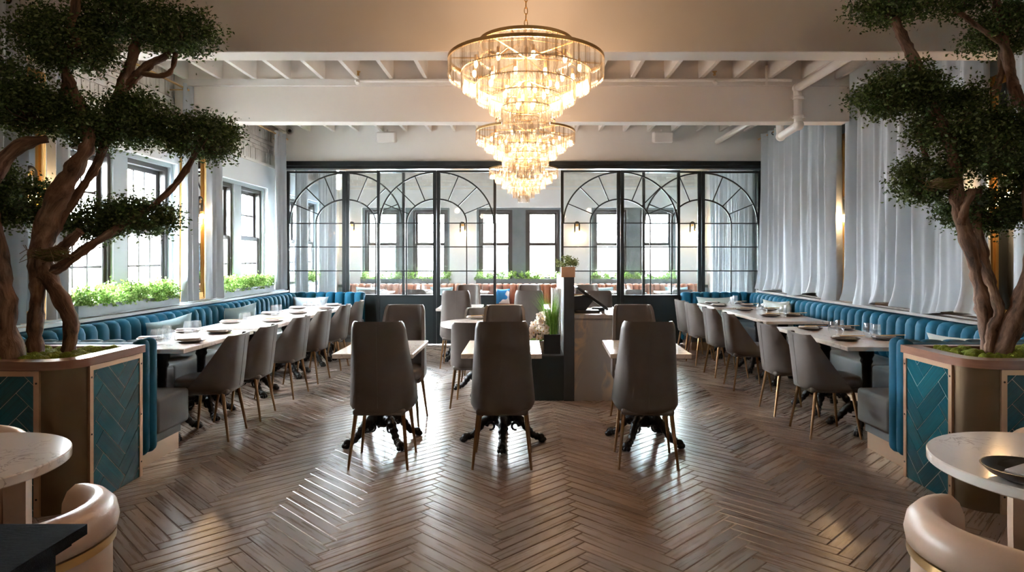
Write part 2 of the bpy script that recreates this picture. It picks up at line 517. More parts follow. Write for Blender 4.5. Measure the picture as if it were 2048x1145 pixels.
def quads_mesh(name, co, m):
    """co: (n,4,3) array of separate quads"""
    n = len(co)
    me = bpy.data.meshes.new(name)
    me.vertices.add(n * 4); me.loops.add(n * 4); me.polygons.add(n)
    me.vertices.foreach_set('co', co.reshape(-1).astype(np.float32))
    me.loops.foreach_set('vertex_index', np.arange(n * 4, dtype=np.int32))
    me.polygons.foreach_set('loop_start', np.arange(0, n * 4, 4, dtype=np.int32))
    me.polygons.foreach_set('loop_total', np.full(n, 4, dtype=np.int32))
    me.materials.append(MATS[m])
    me.update(calc_edges=True)
    return me
def leaves(name, centers, size, seed, m, flat=0.0, wide=0.5):
    g = np.random.default_rng(seed)
    n = len(centers)
    d = g.normal(size=(n, 3)); d[:, 2] = d[:, 2] * (1 - flat) + 0.2
    d /= np.linalg.norm(d, axis=1)[:, None]
    e = g.normal(size=(n, 3)); e -= d * (e * d).sum(1)[:, None]
    e /= np.linalg.norm(e, axis=1)[:, None]
    s = size * g.uniform(0.6, 1.25, n)[:, None]
    c = centers
    nrm = np.cross(d, e)
    q = np.stack([c - d * s * .5, c + e * s * wide * .5 + nrm * s * .08, c + d * s * .5, c - e * s * wide * .5 + nrm * s * .08], axis=1)
    return quads_mesh(name, q, m)

def herringbone(L, w, x0, y0, xa, xb, ya, yb):
    """45 degree herringbone: list of (centre x, centre y, angle) covering the rectangle"""
    out = []
    c = s = math.sqrt(.5)
    K = int((yb - ya + 4 * L) / (w * math.sqrt(2))) + 8
    Mx = int((xb - xa) / (L * math.sqrt(2))) + 5
    m0 = int((xa - x0) / (L * math.sqrt(2))) - 2
    k0 = int((ya - y0 - 2 * L) / (w * math.sqrt(2))) - 3
    for m in range(m0, m0 + Mx):
        for k in range(k0, k0 + K):
            for kind in (0, 1):
                if kind == 0: a, b = L / 2 + k * w + m * L, w / 2 + k * w - m * L; ang = PI / 4
                else: a, b = L + (k + .5) * w + m * L, (k + 1) * w - L / 2 - m * L; ang = 3 * PI / 4
                X = x0 + c * a - s * b; Y = y0 + s * a + c * b
                if xa - L / 2 < X < xb + L / 2 and ya - L / 2 < Y < yb + L / 2:
                    out.append((X, Y, ang))
    return out
def clip(poly, xa, xb, ya, yb):
    def cut(ps, f, inter):
        out = []
        for i in range(len(ps)):
            a, b = ps[i], ps[(i + 1) % len(ps)]
            fa, fb = f(a), f(b)
            if fa >= 0: out.append(a)
            if (fa >= 0) != (fb >= 0):
                t = fa / (fa - fb); out.append((a[0] + (b[0] - a[0]) * t, a[1] + (b[1] - a[1]) * t))
        return out
    for f in (lambda p: p[0] - xa, lambda p: xb - p[0], lambda p: p[1] - ya, lambda p: yb - p[1]):
        if not poly: return poly
        poly = cut(poly, f, None)
    return poly
def rect2(cx, cy, ang, L, w):
    ca, sa = math.cos(ang), math.sin(ang)
    return [(cx + ca * u - sa * v, cy + sa * u + ca * v) for u, v in ((-L / 2, -w / 2), (L / 2, -w / 2), (L / 2, w / 2), (-L / 2, w / 2))]
# ================================================================ THE SETTING
# ---- floor: herringbone planks
PL, PW = 0.61, 0.0795
def plank_mesh(name, items, L=PL, w=PW, gap=0.0042):
    V = []; Fc = []; UV = []
    for n, (x, y, ang) in enumerate(items):
        ca, sa = math.cos(ang), math.sin(ang); o = len(V)
        ru, rv = rnd.uniform(0, 40), rnd.uniform(0, 9)
        loc = []
        for (ins, z) in ((gap / 2, -0.007), (gap / 2, -0.0022), (gap / 2 + 0.0030, 0.0)):
            for u, v in ((-1, -1), (1, -1), (1, 1), (-1, 1)):
                U = u * (L / 2 - ins); W = v * (w / 2 - ins)
                loc.append((U, W)); V.append((x + ca * U - sa * W, y + sa * U + ca * W, z))
        fs = [(8, 9, 10, 11)]
        for r in (0, 4):
            for k in range(4):
                fs.append((r + k, r + (k + 1) % 4, r + 4 + (k + 1) % 4, r + 4 + k))
        for f in fs:
            Fc.append(tuple(i + o for i in f)); UV += [(loc[i][0] + ru, loc[i][1] + rv) for i in f]
    me = bpy.data.meshes.new(name); me.from_pydata(V, [], Fc)
    uvl = me.uv_layers.new(name='UVMap')
    uvl.data.foreach_set('uv', np.array(UV, dtype=np.float32).reshape(-1))
    me.materials.append(MATS['plank_wood']); me.update()
    return me
floor = struct(MB().box(-WX - .3, WX + .3, RY - .3, BY + .3, -0.12, -0.0035).build('floor', 'subfloor', smooth=0))
allp = [p for p in herringbone(PL, PW, -1.835, 0.02, -WX, WX, RY, BY) if -WX < p[0] < WX and RY < p[1] < BY]
def inview(p):
    x, y, _ = p
    if y < 2.9: return False
    px = VX + x / y * F
    if px < -40 or px > 2090: return False
    if abs(x) > 2.6 and y < 5.1: return False
    if abs(x) > 3.3: return False
    return True
vis = sorted([p for p in allp if inview(p)], key=lambda p: p[1])[:300]
vset = set(vis)
variants = [plank_mesh('plank', [(0, 0, 0)]) for _ in range(8)]
for i, p in enumerate(vis):
    o = link('plank', variants[i % 8], floor, (p[0], p[1], 0), p[2] + (PI if i % 3 == 0 else 0))
o = link('planks', plank_mesh('planks', [p for p in allp if p not in vset]), floor); o['kind'] = 'stuff'

# ---- walls
b = MB()
zs, zt = WZ0 - 0.02, WZ1
b.box(-WX - .4, -WX, RY, BY, 0, zs)
b.box(-WX - .4, -WX, RY, BY, zt, 2.95)
ed = [RY] + [e for w in WIN_L for e in w] + [BY]
for i in range(0, len(ed), 2):
    b.box(-WX - .4, -WX, ed[i], ed[i + 1], zs, zt)
b.box(-WX - .4, -WX - .06, RY, BY, 2.95, 3.95)
wall_left = struct(b.build('wall_left', 'wall_cool', smooth=0))
b = MB()
b.box(-WX - .055, -WX + .02, 3.0, BY, 2.925, 2.965)
tr = struct(b.build('trim_1', 'wall_paint', smooth=0))
# painted brick above the furred wall: rowlock courses between stretcher courses
b = MB()
z = 2.97; row = 0
while z < 3.78:
    if row % 3 != 1:
        hgt, wid = 0.20, 0.062
    else:
        hgt, wid = 0.065, 0.205
    for rep in range(1 if row % 3 != 1 else 3):
        y = 3.0 + (0.1 * (rep % 2))
        while y < BY - wid:
            d = rnd.uniform(0.012, 0.022)
            b.box(-WX - .065, -WX - .06 + d, y, y + wid - .008, z, z + hgt - .008)
            y += wid
        z += hgt
    row += 1
o = b.build('bricks', 'brick_white', wall_left, smooth=0); o['kind'] = 'stuff'

wall_right = struct(MB().box(WX, WX + .4, RY, BY, 0, 3.95).build('wall_right', 'wall_cool', smooth=0))
wall_rear = struct(MB().box(-WX - .4, WX + .4, RY - .3, RY, 0, 3.95).build('wall_rear', 'wall_paint', smooth=0))
b = MB()
b.box(-WX, WX, BY, BY + .4, 0, zs); b.box(-WX, WX, BY, BY + .4, zt, 3.95)
ed = [-WX] + [e for w in WIN_B for e in w] + [WX]
for i in range(0, len(ed), 2):
    b.box(ed[i], ed[i + 1], BY, BY + .4, zs, zt)
wall_back = struct(b.build('wall_back', 'wall_cool', smooth=0))
b = MB(); z = 3.06; row = 0
while z < 3.8:
    x = -WX + (0.1 if row % 2 else 0)
    while x < WX - .2:
        b.box(x, x + .2, BY - rnd.uniform(.012, .02), BY + .01, z, z + .062); x += .208
    z += .07; row += 1
o = b.build('bricks', 'brick_white', wall_back, smooth=0); o['kind'] = 'stuff'
struct(MB().box(-WX, WX, BY - .03, BY, 2.98, 3.03).build('trim_2', 'wall_paint', smooth=0))
struct(MB().box(-WX, WX, BY - .09, BY, 0.80, 0.86).build('trim_3', 'box_grey', smooth=0))
# window ledges over the banquettes
for n, s in ((4, -1), (5, 1)):
    b = MB(); x0, x1 = sorted((s * WX, s * (WX - (.20 if s < 0 else .22))))
    b.box(x0, x1, 4.42, PY - .12, 0.895, 0.925)
    x0, x1 = sorted((s * WX, s * (WX - .13)))
    b.box(x0, x1, 4.42, PY - .12, 0.925, 0.94)
    struct(b.build('trim_%d' % n, 'casing_grey' if s < 0 else 'ledge_taupe', smooth=0))

# ---- ceiling: deck, joists, beams
ceiling = struct(MB().box(-WX - .4, WX + .4, RY, BY + .4, 3.86, 4.0).build('ceiling', 'ceiling_paint', smooth=0))
B1, B2 = (5.07, 5.30), (7.70, 7.91)
for (y0, y1) in (B1, B2):
    MB().rbox(-WX - .03, WX - .23, y0, y1, 3.08, 3.86, 0.006, 1).build('beam', 'beam_paint', ceiling)
    for yy0, yy1 in ((y0 - .035, y0), (y1, y1 + .035)):
        MB().box(-WX + .1, WX - .25, yy0, yy1, 3.50, 3.58).build('ledger', 'ceiling_paint', ceiling, 0)
jm = {}
for bi, (y0, y1) in enumerate(((-2.6, B1[0]), (B1[1], B2[0]), (B2[1], PY - .06), (PY + .16, BY))):
    me = MB().box(-.022, .022, y0, y1, 3.58, 3.86).mesh('joist', 'ceiling_paint', 0)
    for k in range(-1, 20):
        link('joist', me, ceiling, (-3.58 + .4055 * k, 0, 0))
    # bridging boards between the joists
    if bi in (1, 2):
        for k in range(-1, 19):
            if rnd.random() < .75:
                yy = y0 + (y1 - y0) * rnd.uniform(.35, .75)
                MB().box(-3.58 + .4055 * k + .03, -3.58 + .4055 * k + .375, yy, yy + .02, 3.66, 3.86).build('bridging_board', 'ceiling_paint', ceiling, 0)
# bulkhead over the partition
wall_partition = struct(MB().box(-WX, WX, PY - .05, PY + .15, 3.07, 3.86).build('wall_partition', 'wall_paint', smooth=0))
b = MB(); b.box(-WX, WX, PY - .13, PY + .17, 3.0, 3.075); b.box(-WX, WX, PY - .10, PY + .14, 2.955, 3.0)
b.box(-WX, -WX + .07, PY - .08, PY + .12, 0, 2.955); b.box(WX - .07, WX, PY - .08, PY + .12, 0, 2.955)
struct(b.build('trim_6', 'black_steel', smooth=0))

# ---- windows
def window(n, org, du, dout, width, cols, rows, gapw):
    """org: inner lower corner of the opening; du along the wall; dout outward"""
    w = link('window_%d' % n, None, None, org); struct(w)
    M = Matrix((( du[0], dout[0], 0), (du[1], dout[1], 0), (0, 0, 1))).to_4x4()
    h = WZ1 - WZ0
    e = 0.045
    b = MB()
    for (u0, u1, z0, z1) in ((0, e, 0, h), (width - e, width, 0, h), (e, width - e, h - e, h), (e, width - e, 0, .03)):
        b.box(u0, u1, 0.06, 0.26, z0, z1, M)
    b.build('frame', 'casing_grey' if cols > 1 else 'box_grey', w, 0)
    c0, c1 = width / 2 - gapw / 2, width / 2 + gapw / 2
    MB().box(c0, c1, 0.07, 0.25, .03, h - e, M).build('mullion', 'casing_grey' if cols > 1 else 'box_grey', w, 0)
    for (u0, u1) in ((e, c0), (c1, width - e)):
        b = MB(); j = .05
        for (a0, a1, z0, z1) in ((u0, u0 + j, .03, h - e), (u1 - j, u1, .03, h - e), (u0 + j, u1 - j, h - e - .05, h - e)):
            b.box(a0, a1, 0.10, 0.24, z0, z1, M)
        b.build('jamb', 'window_frame', w, 0)
        mid = .83
        for (z0, z1, d) in ((.03, mid, .12), (mid - .03, h - e - .05, .18)):
            b = MB(); s = .05; a0, a1 = u0 + j, u1 - j
            b.box(a0, a0 + s, d, d + .045, z0, z1, M); b.box(a1 - s, a1, d, d + .045, z0, z1, M)
            b.box(a0 + s, a1 - s, d, d + .045, z0, z0 + s, M); b.box(a0 + s, a1 - s, d, d + .045, z1 - s, z1, M)
            pw = (a1 - a0 - 2 * s) / cols; ph = (z1 - z0 - 2 * s) / rows; mu = .011
            for i in range(1, cols): b.box(a0 + s + pw * i - mu, a0 + s + pw * i + mu, d + .01, d + .035, z0 + s, z1 - s, M)
            for i in range(1, rows): b.box(a0 + s, a1 - s, d + .011, d + .034, z0 + s + ph * i - mu, z0 + s + ph * i + mu, M)
            sash = b.build('sash', 'window_frame', w, 0)
            for i in range(cols):
                for k in range(rows):
                    MB().box(a0 + s + pw * i, a0 + s + pw * (i + 1), d + .02, d + .024, z0 + s + ph * k, z0 + s + ph * (k + 1), M).build('pane', 'pane_glass', sash, 0)
nwin = 1
for (a, c) in WIN_L:
    window(nwin, (-WX, a, WZ0), (0, 1), (-1, 0), c - a, 3, 2, .24); nwin += 1
for (a, c) in WIN_B:
    window(nwin, (a, BY, WZ0), (1, 0), (0, 1), c - a, 1, 1, .30); nwin += 1

# ---- sliding glass partition doors
def ell(a, bb, t): return (a * math.cos(t), bb * math.sin(t))
def bar2(b, pts, wid, y0, y1, M=None):
    """a bar of rectangular section along 2D points (x,z)"""
    n = len(pts); L = []; Rr = []
    for i in range(n):
        p0 = pts[max(i - 1, 0)]; p1 = pts[min(i + 1, n - 1)]
        dx, dz = p1[0] - p0[0], p1[1] - p0[1]; l = math.hypot(dx, dz) or 1
        L.append((pts[i][0] - dz / l * wid / 2, pts[i][1] + dx / l * wid / 2)); Rr.append((pts[i][0] + dz / l * wid / 2, pts[i][1] - dx / l * wid / 2))
    for i in range(n - 1):
        b.prism([Rr[i], Rr[i + 1], L[i + 1], L[i]], y0, y1, 'y')
def glass_door(n, cx, y):
    d = link('door_%d' % n, None, None, (cx, y, 0)); struct(d)
    W2, Z0, ZS, Z1 = 1.0, .84, 2.045, 2.93
    st = .045
    OA, OB, IA, IB = W2 - st, .855, .505, .405
    for s in (-1, 1):
        leaf_x = sorted((0.0, s * W2))
        b = MB()
        b.box(min(s * .003, s * .06), max(s * .003, s * .06), -.025, .025, 0.02, Z1)
        b.box(min(s * W2, s * (W2 - st)), max(s * W2, s * (W2 - st)), -.025, .025, 0.02, Z1)
        b.box(leaf_x[0] + .045, leaf_x[1] - .045, -.025, .025, Z1 - .03, Z1)
        b.box(leaf_x[0] + .045, leaf_x[1] - .045, -.025, .025, Z0 - .04, Z0)
        fr = b.build('door_frame', 'black_steel', d, 0)
        b = MB(); b.box(leaf_x[0] + .045, leaf_x[1] - .045, -.015, .015, .02, Z0 - .04)
        b.build('kick_panel', 'black_panel', fr, 0)
        xi0, xi1 = .06, W2 - st
        zr = [Z0, 1.24, 1.645, ZS]
        for z in zr[1:]:
            MB().box(min(s * xi0, s * xi1), max(s * xi0, s * xi1), -.012, .012, z - .009, z + .009).build('bar', 'black_steel', fr, 0)
        MB().box(s * IA - .009, s * IA + .009, -.012, .012, Z0, ZS).build('bar', 'black_steel', fr, 0)
        T = [PI / 2 * k / 16 for k in range(17)]
        b = MB(); bar2(b, [(s * p[0], ZS + p[1]) for p in (ell(OA, OB, t) for t in T)], .024, -.013, .013); b.build('arch_bar', 'black_steel', fr, 0)
        b = MB(); bar2(b, [(s * p[0], ZS + p[1]) for p in (ell(IA, IB, t) for t in T)], .024, -.013, .013); b.build('arch_bar', 'black_steel', fr, 0)
        SP = [PI / 8, PI / 4, 3 * PI / 8]
        for t in SP:
            p, q = ell(OA, OB, t), ell(IA, IB, t * 1.0)
            b = MB(); bar2(b, [(s * q[0], ZS + q[1]), (s * p[0], ZS + p[1])], .016, -.012, .012); b.build('bar', 'black_steel', fr, 0)
        # panes
        def pane(poly):
            poly = [(s * p[0], p[1]) for p in poly]
            if s < 0: poly = poly[::-1]
            MB().prism(poly[::-1], -.003, .003, 'y').build('pane', 'door_glass', fr, 0)
        for i in range(3):
            pane([(xi0, zr[i]), (IA, zr[i]), (IA, zr[i + 1]), (xi0, zr[i + 1])])
            pane([(IA, zr[i]), (xi1, zr[i]), (xi1, zr[i + 1]), (IA, zr[i + 1])])
        tm = math.acos(xi0 / IA); to = math.acos(xi0 / OA)
        pane([(xi0, ZS)] + [(p[0], ZS + p[1]) for p in (ell(IA, IB, tm * k / 10) for k in range(11))])
        ks = [0] + SP + [None]
        for i in range(4):
            a0 = ks[i]; o1 = ks[i + 1] if ks[i + 1] else to; i1 = ks[i + 1] if ks[i + 1] else tm
            pane([(p[0], ZS + p[1]) for p in (ell(OA, OB, a0 + (o1 - a0) * k / 5) for k in range(6))] +
                 [(p[0], ZS + p[1]) for p in (ell(IA, IB, i1 + (a0 - i1) * k / 5) for k in range(6))])
        pane([(xi1, ZS), (xi1, Z1 - .03), (xi0, Z1 - .03)] + [(p[0], ZS + p[1]) for p in (ell(OA, OB, to * (1 - k / 12)) for k in range(13))][:-1])
    return d
glass_door(1, -3.0, PY + .07)
glass_door(2, -1.45, PY - .03)
glass_door(3, 1.635, PY - .03)
glass_door(4, 3.02, PY + .07)

# ---- outside
struct(MB().box(-60, 60, -40, 80, -4.2, -4.0).build('ground', 'asphalt', smooth=0))
def building(name, label, wall_m, x0, x1, y0, y1, top, face, wins):
    t = thing(name, label, 'building', ((x0 + x1) / 2, (y0 + y1) / 2, -4.0))
    og = t.location[:]
    MB().box(x0, x1, y0, y1, -4, top).build('wall', wall_m, t, 0, og)
    MB().box(x0 - .2, x1 + .2, y0 - .2, y1 + .2, top, top + .4).build('parapet', 'facade_pale', t, 0, og)
    for (u, z, w, h) in wins:
        if face == 'y':
            f = MB().box(u - w / 2 - .1, u + w / 2 + .1, y0 - .08, y0 + .05, z - .1, z + h + .1).build('window_frame', 'paper', t, 0, og)
            MB().box(u - w / 2, u + w / 2, y0 - .1, y0, z, z + h).build('pane', 'facade_window', f, 0, og)
        else:
            f = MB().box(x1 - .05, x1 + .08, u - w / 2 - .1, u + w / 2 + .1, z - .1, z + h + .1).build('window_frame', 'paper', t, 0, og)
            MB().box(x1, x1 + .1, u - w / 2, u + w / 2, z, z + h).build('pane', 'facade_window', f, 0, og)
building('street_building', 'pale plastered building across the street behind the far windows', 'facade_pale', -14, 14, 31, 37, 2.7, 'y',
         [(u, z, 1.1, 1.7) for u in (-8.5, -5.8, -3.1, -0.6, 2.0, 4.6, 7.2) for z in (-2.6, 0.3)])
building('brick_building', 'red brick building seen outside the side windows', 'facade_brick', -22, -16, -6, 26, 2.4, 'x',
         [(u, z, 1.1, 1.8) for u in range(-3, 25, 3) for z in (-2.6, 0.2)])
# ================================================================ FURNITURE
# ---- dining chair (local: faces +y, stands on z 0)
def make_chair(name, label, top, wt, wb):
    t = thing(name, label, 'chair')
    zb = 0.375
    NZ, NU = 12, 22
    def ring(z, inset):
        f = (z - zb) / (top - zb)
        w = (wb + (wt - wb) * f ** 0.9) / 2
        if f > .93: w -= .018 * ((f - .93) / .07) ** 2
        low = max(0, 1 - f / .10)
        w -= .045 * low * low
        D = .37 + (.075 - .37) * f ** 0.85
        yb = -.225 - .05 * f + .035 * low * low
        D -= .05 * low * low
        w -= inset; out = []
        for k in range(NU + 1):
            th = -PI / 2 + PI * k / NU
            sx, cx = math.sin(th), math.cos(th)
            x = w * math.copysign(abs(sx) ** (2 / 3.4), sx)
            y = (yb + D) - (D - inset) * abs(cx) ** (2 / 3.4)
            out.append(Vector((x, y, z)))
        return out
    zz = [zb + (top - zb) * (i / NZ) for i in range(NZ + 1)]
    zz.insert(1, zb + .02); zz.insert(-1, top - .018)
    vs = []; n = NU + 1
    for z in zz: vs += ring(z, 0.0)
    rows = len(zz)
    for z in reversed(zz): vs += ring(min(z, top - .004) if z == top else z, 0.026)
    fs = []
    for i in range(2 * rows - 1):
        for k in range(NU):
            fs.append((i * n + k, i * n + k + 1, (i + 1) * n + k + 1, (i + 1) * n + k))
    tot = 2 * rows
    for k in range(NU):   # bottom edge
        fs.append(((tot - 1) * n + k, (tot - 1) * n + k + 1, k + 1, k))
    for i in range(rows - 1):   # front edges of the wings
        a, c = i, tot - 1 - i
        fs.append((a * n, (a + 1) * n, (c - 1) * n, c * n)); fs.append((a * n + NU, c * n + NU, (c - 1) * n + NU, (a + 1) * n + NU))
    MB().add(vs, fs).build('backrest', 'leather_taupe', t, 50)
    # seam down the back
    pts = [Vector((0, ring(z, 0)[NU // 2].y - .0005, z)) for z in zz[2:-1]]
    MB().tube(pts, .0022, 5).build('seam', 'leather_taupe', t)
    # underside pan and cushion
    def pad(x0, x1, y0, y1, z0, z1, r):
        return MB().rbox(x0, x1, y0, y1, z0, z1, r, 3)
    wi = wb / 2
    b = pad(-wi + .06, wi - .06, -.20, .21, zb - .005, zb + .045, .02)
    b.build('seat_base', 'leather_taupe', t, 60)
    # seat cushion: rounded outline
    prof = []
    for k in range(28):
        a = 2 * PI * k / 28; c_, s_ = math.cos(a), math.sin(a)
        prof.append((( wi - .028) * math.copysign(abs(c_) ** .55, c_), .03 + .225 * math.copysign(abs(s_) ** .55, s_)))
    vs = []; fs = []
    lay = [(.90, zb + .035), (.985, zb + .05), (1, zb + .075), (.985, zb + .10), (.93, zb + .118), (.7, zb + .126), (.3, zb + .128)]
    for s_, z in lay: vs += [Vector((p[0] * s_, .03 + (p[1] - .03) * s_, z)) for p in prof]
    m = len(prof)
    for i in range(len(lay) - 1):
        for k in range(m): fs.append((i * m + k, i * m + (k + 1) % m, (i + 1) * m + (k + 1) % m, (i + 1) * m + k))
    fs.append(tuple(range(m))[::-1]); fs.append(tuple((len(lay) - 1) * m + k for k in range(m)))
    MB().add(vs, fs).build('seat', 'leather_taupe', t, 60)
    for sx in (-1, 1):
        for sy in (-1, 1):
            MB().tube([(sx * .165, sy * .15 - .005, zb + .01), (sx * .205, sy * .205 - .01, 0.0)], [.0155, .0085], 10).build('leg', 'brass_leg', t)
    return t
TALL = Proto(make_chair('high_back_chair', '', 1.035, .365, .485))
LOW = Proto(make_chair('side_chair', '', .845, .385, .485))

# ---- cast iron claw-foot table bases
def base_parts(t, hgt, rot=0.0, reach=.30):
    b = MB()
    b.lathe([(.055, .13), (.075, .15), (.06, .175), (.07, .19), (.045, .215), (.052, .24), (.038, .26), (.036, .30), (.04, .56), (.052, .585), (.045, .61), (.06, .64), (.06, hgt - .02)], 18)
    b.build('column', 'cast_iron', t, 50)
    b = MB()
    for a in range(2):
        M = Matrix.Rotation(rot + a * PI / 2, 4, 'Z')
        b.box(-.24, .24, -.03, .03, hgt - .02, hgt, M)
    b.build('top_bracket', 'cast_iron', t, 0)
    leg = MB()
    pts = [(.03, 0, .165), (.07, 0, .195), (.12, 0, .19), (.165, 0, .15), (.20, 0, .10), (.235, 0, .06), (reach - .03, 0, .045), (reach, 0, .036)]
    rad = [.032, .036, .036, .033, .029, .026, .028, .03]
    sp = spline([(*p, r) for p, r in zip(pts, rad)], 4)
    leg.tube([q[:3] for q in sp], [q[3] * (1 + .13 * math.sin(i * 1.9)) for i, q in enumerate(sp)], 10)
    for dy in (-.022, 0, .022):   # toes
        leg.ball((reach + .022 - abs(dy) * .4, dy, .020), .020, 8, 6, (1.3, .75, 1))
    leg.ball((reach - .002, 0, .04), .034, 10, 6, (1, 1, .9))
    for k in range(5):     # leaf scrolls on the shoulder of the leg
        a = k / 4
        leg.ball((.06 + .13 * a, (-1) ** k * .018, .215 - .055 * a * a * 1.6), .019, 7, 5, (1.3, .8, .8))
    curl = [(.10 + .03 * math.cos(u), 0, .125 + .03 * math.sin(u)) for u in [x * .5 for x in range(0, 11)]]
    leg.tube(curl, [.016 - .0009 * i for i in range(11)], 7)
    lm = leg.mesh('leg', 'cast_iron', 60)
    for k in range(4):
        link('leg', lm, t, (0, 0, 0), rot + PI / 4 + k * PI / 2)
TH, TK = .76, .036
def table(name, label, cat, cx, cy, sx, sy, rot=0.0, rz=0.0, round_=False, two=False):
    t = thing(name, label, cat, (cx, cy, 0), rz)
    if round_:
        r = sx / 2
        MB().lathe([(r - .004, TH - TK), (r, TH - TK + .004), (r, TH - .004), (r - .004, TH)], 64).build('tabletop', 'marble_top', t, 40)
    else:
        MB().rbox(-sx / 2, sx / 2, -sy / 2, sy / 2, TH - TK, TH, .004, 1).build('tabletop', 'marble_top', t, 0)
    if not two:
        base_parts(t, TH - TK, rot)
    else:
        for dy in (-sy / 4, sy / 4):
            e = thing('x', '', ''); base_parts(e, TH - TK, rot, .28)
            for c in list(e.children):
                c.parent = t; c.location = (c.location[0], c.location[1] + dy, c.location[2])
            bpy.data.objects.remove(e)
    return t

# centre tables (front row and the row by the partition)
FR = [(-1.115, 'on the window side of the front row', R(-8), 0), (-.16, 'in the middle of the front row', PI / 4, 0), (.965, 'in front of the veined counter', R(12), R(-2.5))]
for x, where, rot, rz in FR:
    table('square_table', 'small rectangular white stone table %s' % where, 'table', x, 5.20, .60, .78, rot, rz)
TALL.put((-1.01, 4.72, 0), R(1), 'high-back taupe chair turned away, pulled up to the window-side table of the front row', 'high-back chairs')
TALL.put((-.147, 4.72, 0), 0, 'high-back taupe chair turned away, at the middle table of the front row', 'high-back chairs')
TALL.put((.885, 4.72, 0), R(-4), 'high-back taupe chair turned away, at the table in front of the veined counter', 'high-back chairs')
TALL.put((-1.10, 5.82, 0), PI - R(2), 'high-back taupe chair facing the room across the window-side table of the front row', 'high-back chairs')
TALL.put((-.17, 5.78, 0), PI, 'high-back taupe chair facing the room across the middle table of the front row', 'high-back chairs')
TALL.put((1.02, 5.82, 0), PI, 'high-back taupe chair facing the room, between front table and veined counter', 'high-back chairs')
BK = [(-.90, 'by the window-side glass doors'), (.07, 'before the gap of the doors'), (.98, 'behind the veined counter')]
for x, where in BK:
    table('square_table', 'small white stone table %s' % where, 'table', x, 9.40, .62, .78, R(10))
    TALL.put((x + .01, 8.80, 0), 0, 'high-back taupe chair turned away at small table %s' % where, 'high-back chairs')
    TALL.put((x + .03, 10.15, 0), PI, 'high-back taupe chair facing the room at small table %s' % where, 'high-back chairs')
table('round_table', 'round white stone table between the front row and the glass doors', 'table', -.44, 7.14, .92, .92, R(30), 0, True)
LOW.put((-.49, 6.52, 0), R(-4), 'low-back taupe chair turned away at the round table', 'side chairs')
LOW.put((-.52, 7.86, 0), PI, 'low-back taupe chair facing the room behind the round table', 'side chairs')

# wall tables
LT = [(5.06, 6.37, 'next to the tiled planter', -2.99), (6.57, 7.43, 'second from the tiled planter', -2.95), (7.65, 8.50, 'third from the tiled planter', -2.95), (8.66, 9.72, 'beside the glass doors', -2.91)]
RT = [(5.19, 6.69, 'next to the tiled planter', 2.94), (7.25, 8.86, 'second from the tiled planter', 3.06), (9.22, 10.12, 'beside the glass doors', 3.06)]
for a, c, w, tx in LT:
    table('banquette_table', 'white stone table at the window-side banquette, %s' % w, 'table', tx, (a + c) / 2, .70, c - a, R(5), 0, False, c - a > 1.0)
for a, c, w, tx in RT:
    table('banquette_table', 'white stone table at the banquette under the long curtains, %s' % w, 'table', tx, (a + c) / 2, .70, c - a, R(5), 0, False, c - a > 1.0)
ORD = ['nearest the tiled planter', 'second from the tiled planter', 'third from the tiled planter', 'fourth from the tiled planter', 'fifth from the tiled planter', 'nearest the glass doors']
for y, w in zip((5.38, 6.02, 6.94, 7.74, 8.62, 9.36), ORD):
    LOW.put((-2.58, y, 0), PI / 2 + R(rnd.uniform(-5, 5)), 'low-back taupe chair facing the window-side banquette, %s' % w, 'side chairs')
for y, w in zip((5.46, 6.20, 7.34, 8.12, 9.02, 9.62), ORD):
    LOW.put((2.54, y, 0), -PI / 2 + R(rnd.uniform(-5, 5)), 'low-back taupe chair facing the banquette under the curtains, %s' % w, 'side chairs')

# ---- channel-tufted banquettes (local frame, mirrored by sgn)
CH = .16
def channel_mesh(w, z0, z1, m):
    """one padded channel: width along x, front towards +y, back on y 0"""
    prof = [(.055, z0), (.075, z0 + .03), (.08, (z0 + z1) / 2), (.074, z1 - .07), (.055, z1 - .025), (.02, z1 - .004), (-.03, z1), (-.06, z1 - .02)]
    vs = []; fs = []; NX = 6
    for (y, z) in prof:
        for k in range(NX + 1):
            u = -1 + 2 * k / NX
            bul = math.sqrt(max(0, 1 - abs(u) ** 2.6))
            drop = .024 * (1 - bul) if z > z1 - .08 else 0
            vs.append((u * w / 2, y - .052 * (1 - bul), z - drop))
    n = NX + 1
    for i in range(len(prof) - 1):
        for k in range(NX): fs.append((i * n + k, i * n + k + 1, (i + 1) * n + k + 1, (i + 1) * n + k))
    # back and ends closed
    o = len(vs)
    for k in (0, NX):
        pass
    fs.append(tuple(i * n for i in range(len(prof)))); fs.append(tuple(i * n + NX for i in reversed(range(len(prof)))))
    fs.append(tuple((len(prof) - 1) * n + k for k in range(n)) + tuple(k for k in reversed(range(n))))
    return MB().add(vs, fs).mesh('channel', m, 70)
chan = channel_mesh(CH, .46, .90, 'velvet_teal')
def run(t, p0, p1, front, og):
    """channels along p0->p1 (plan points), facing the plan vector front"""
    d = Vector((p1[0] - p0[0], p1[1] - p0[1])); L = d.length; n = max(1, round(L / CH)); d.normalize()
    ang = math.atan2(front[1], front[0]) - PI / 2
    for i in range(n):
        c = Vector(p0) + d * (L * (i + .5) / n)
        o = link('channel', chan, t, (c.x - og[0], c.y - og[1], 0), ang); o.scale = (L / n / CH, 1, 1)
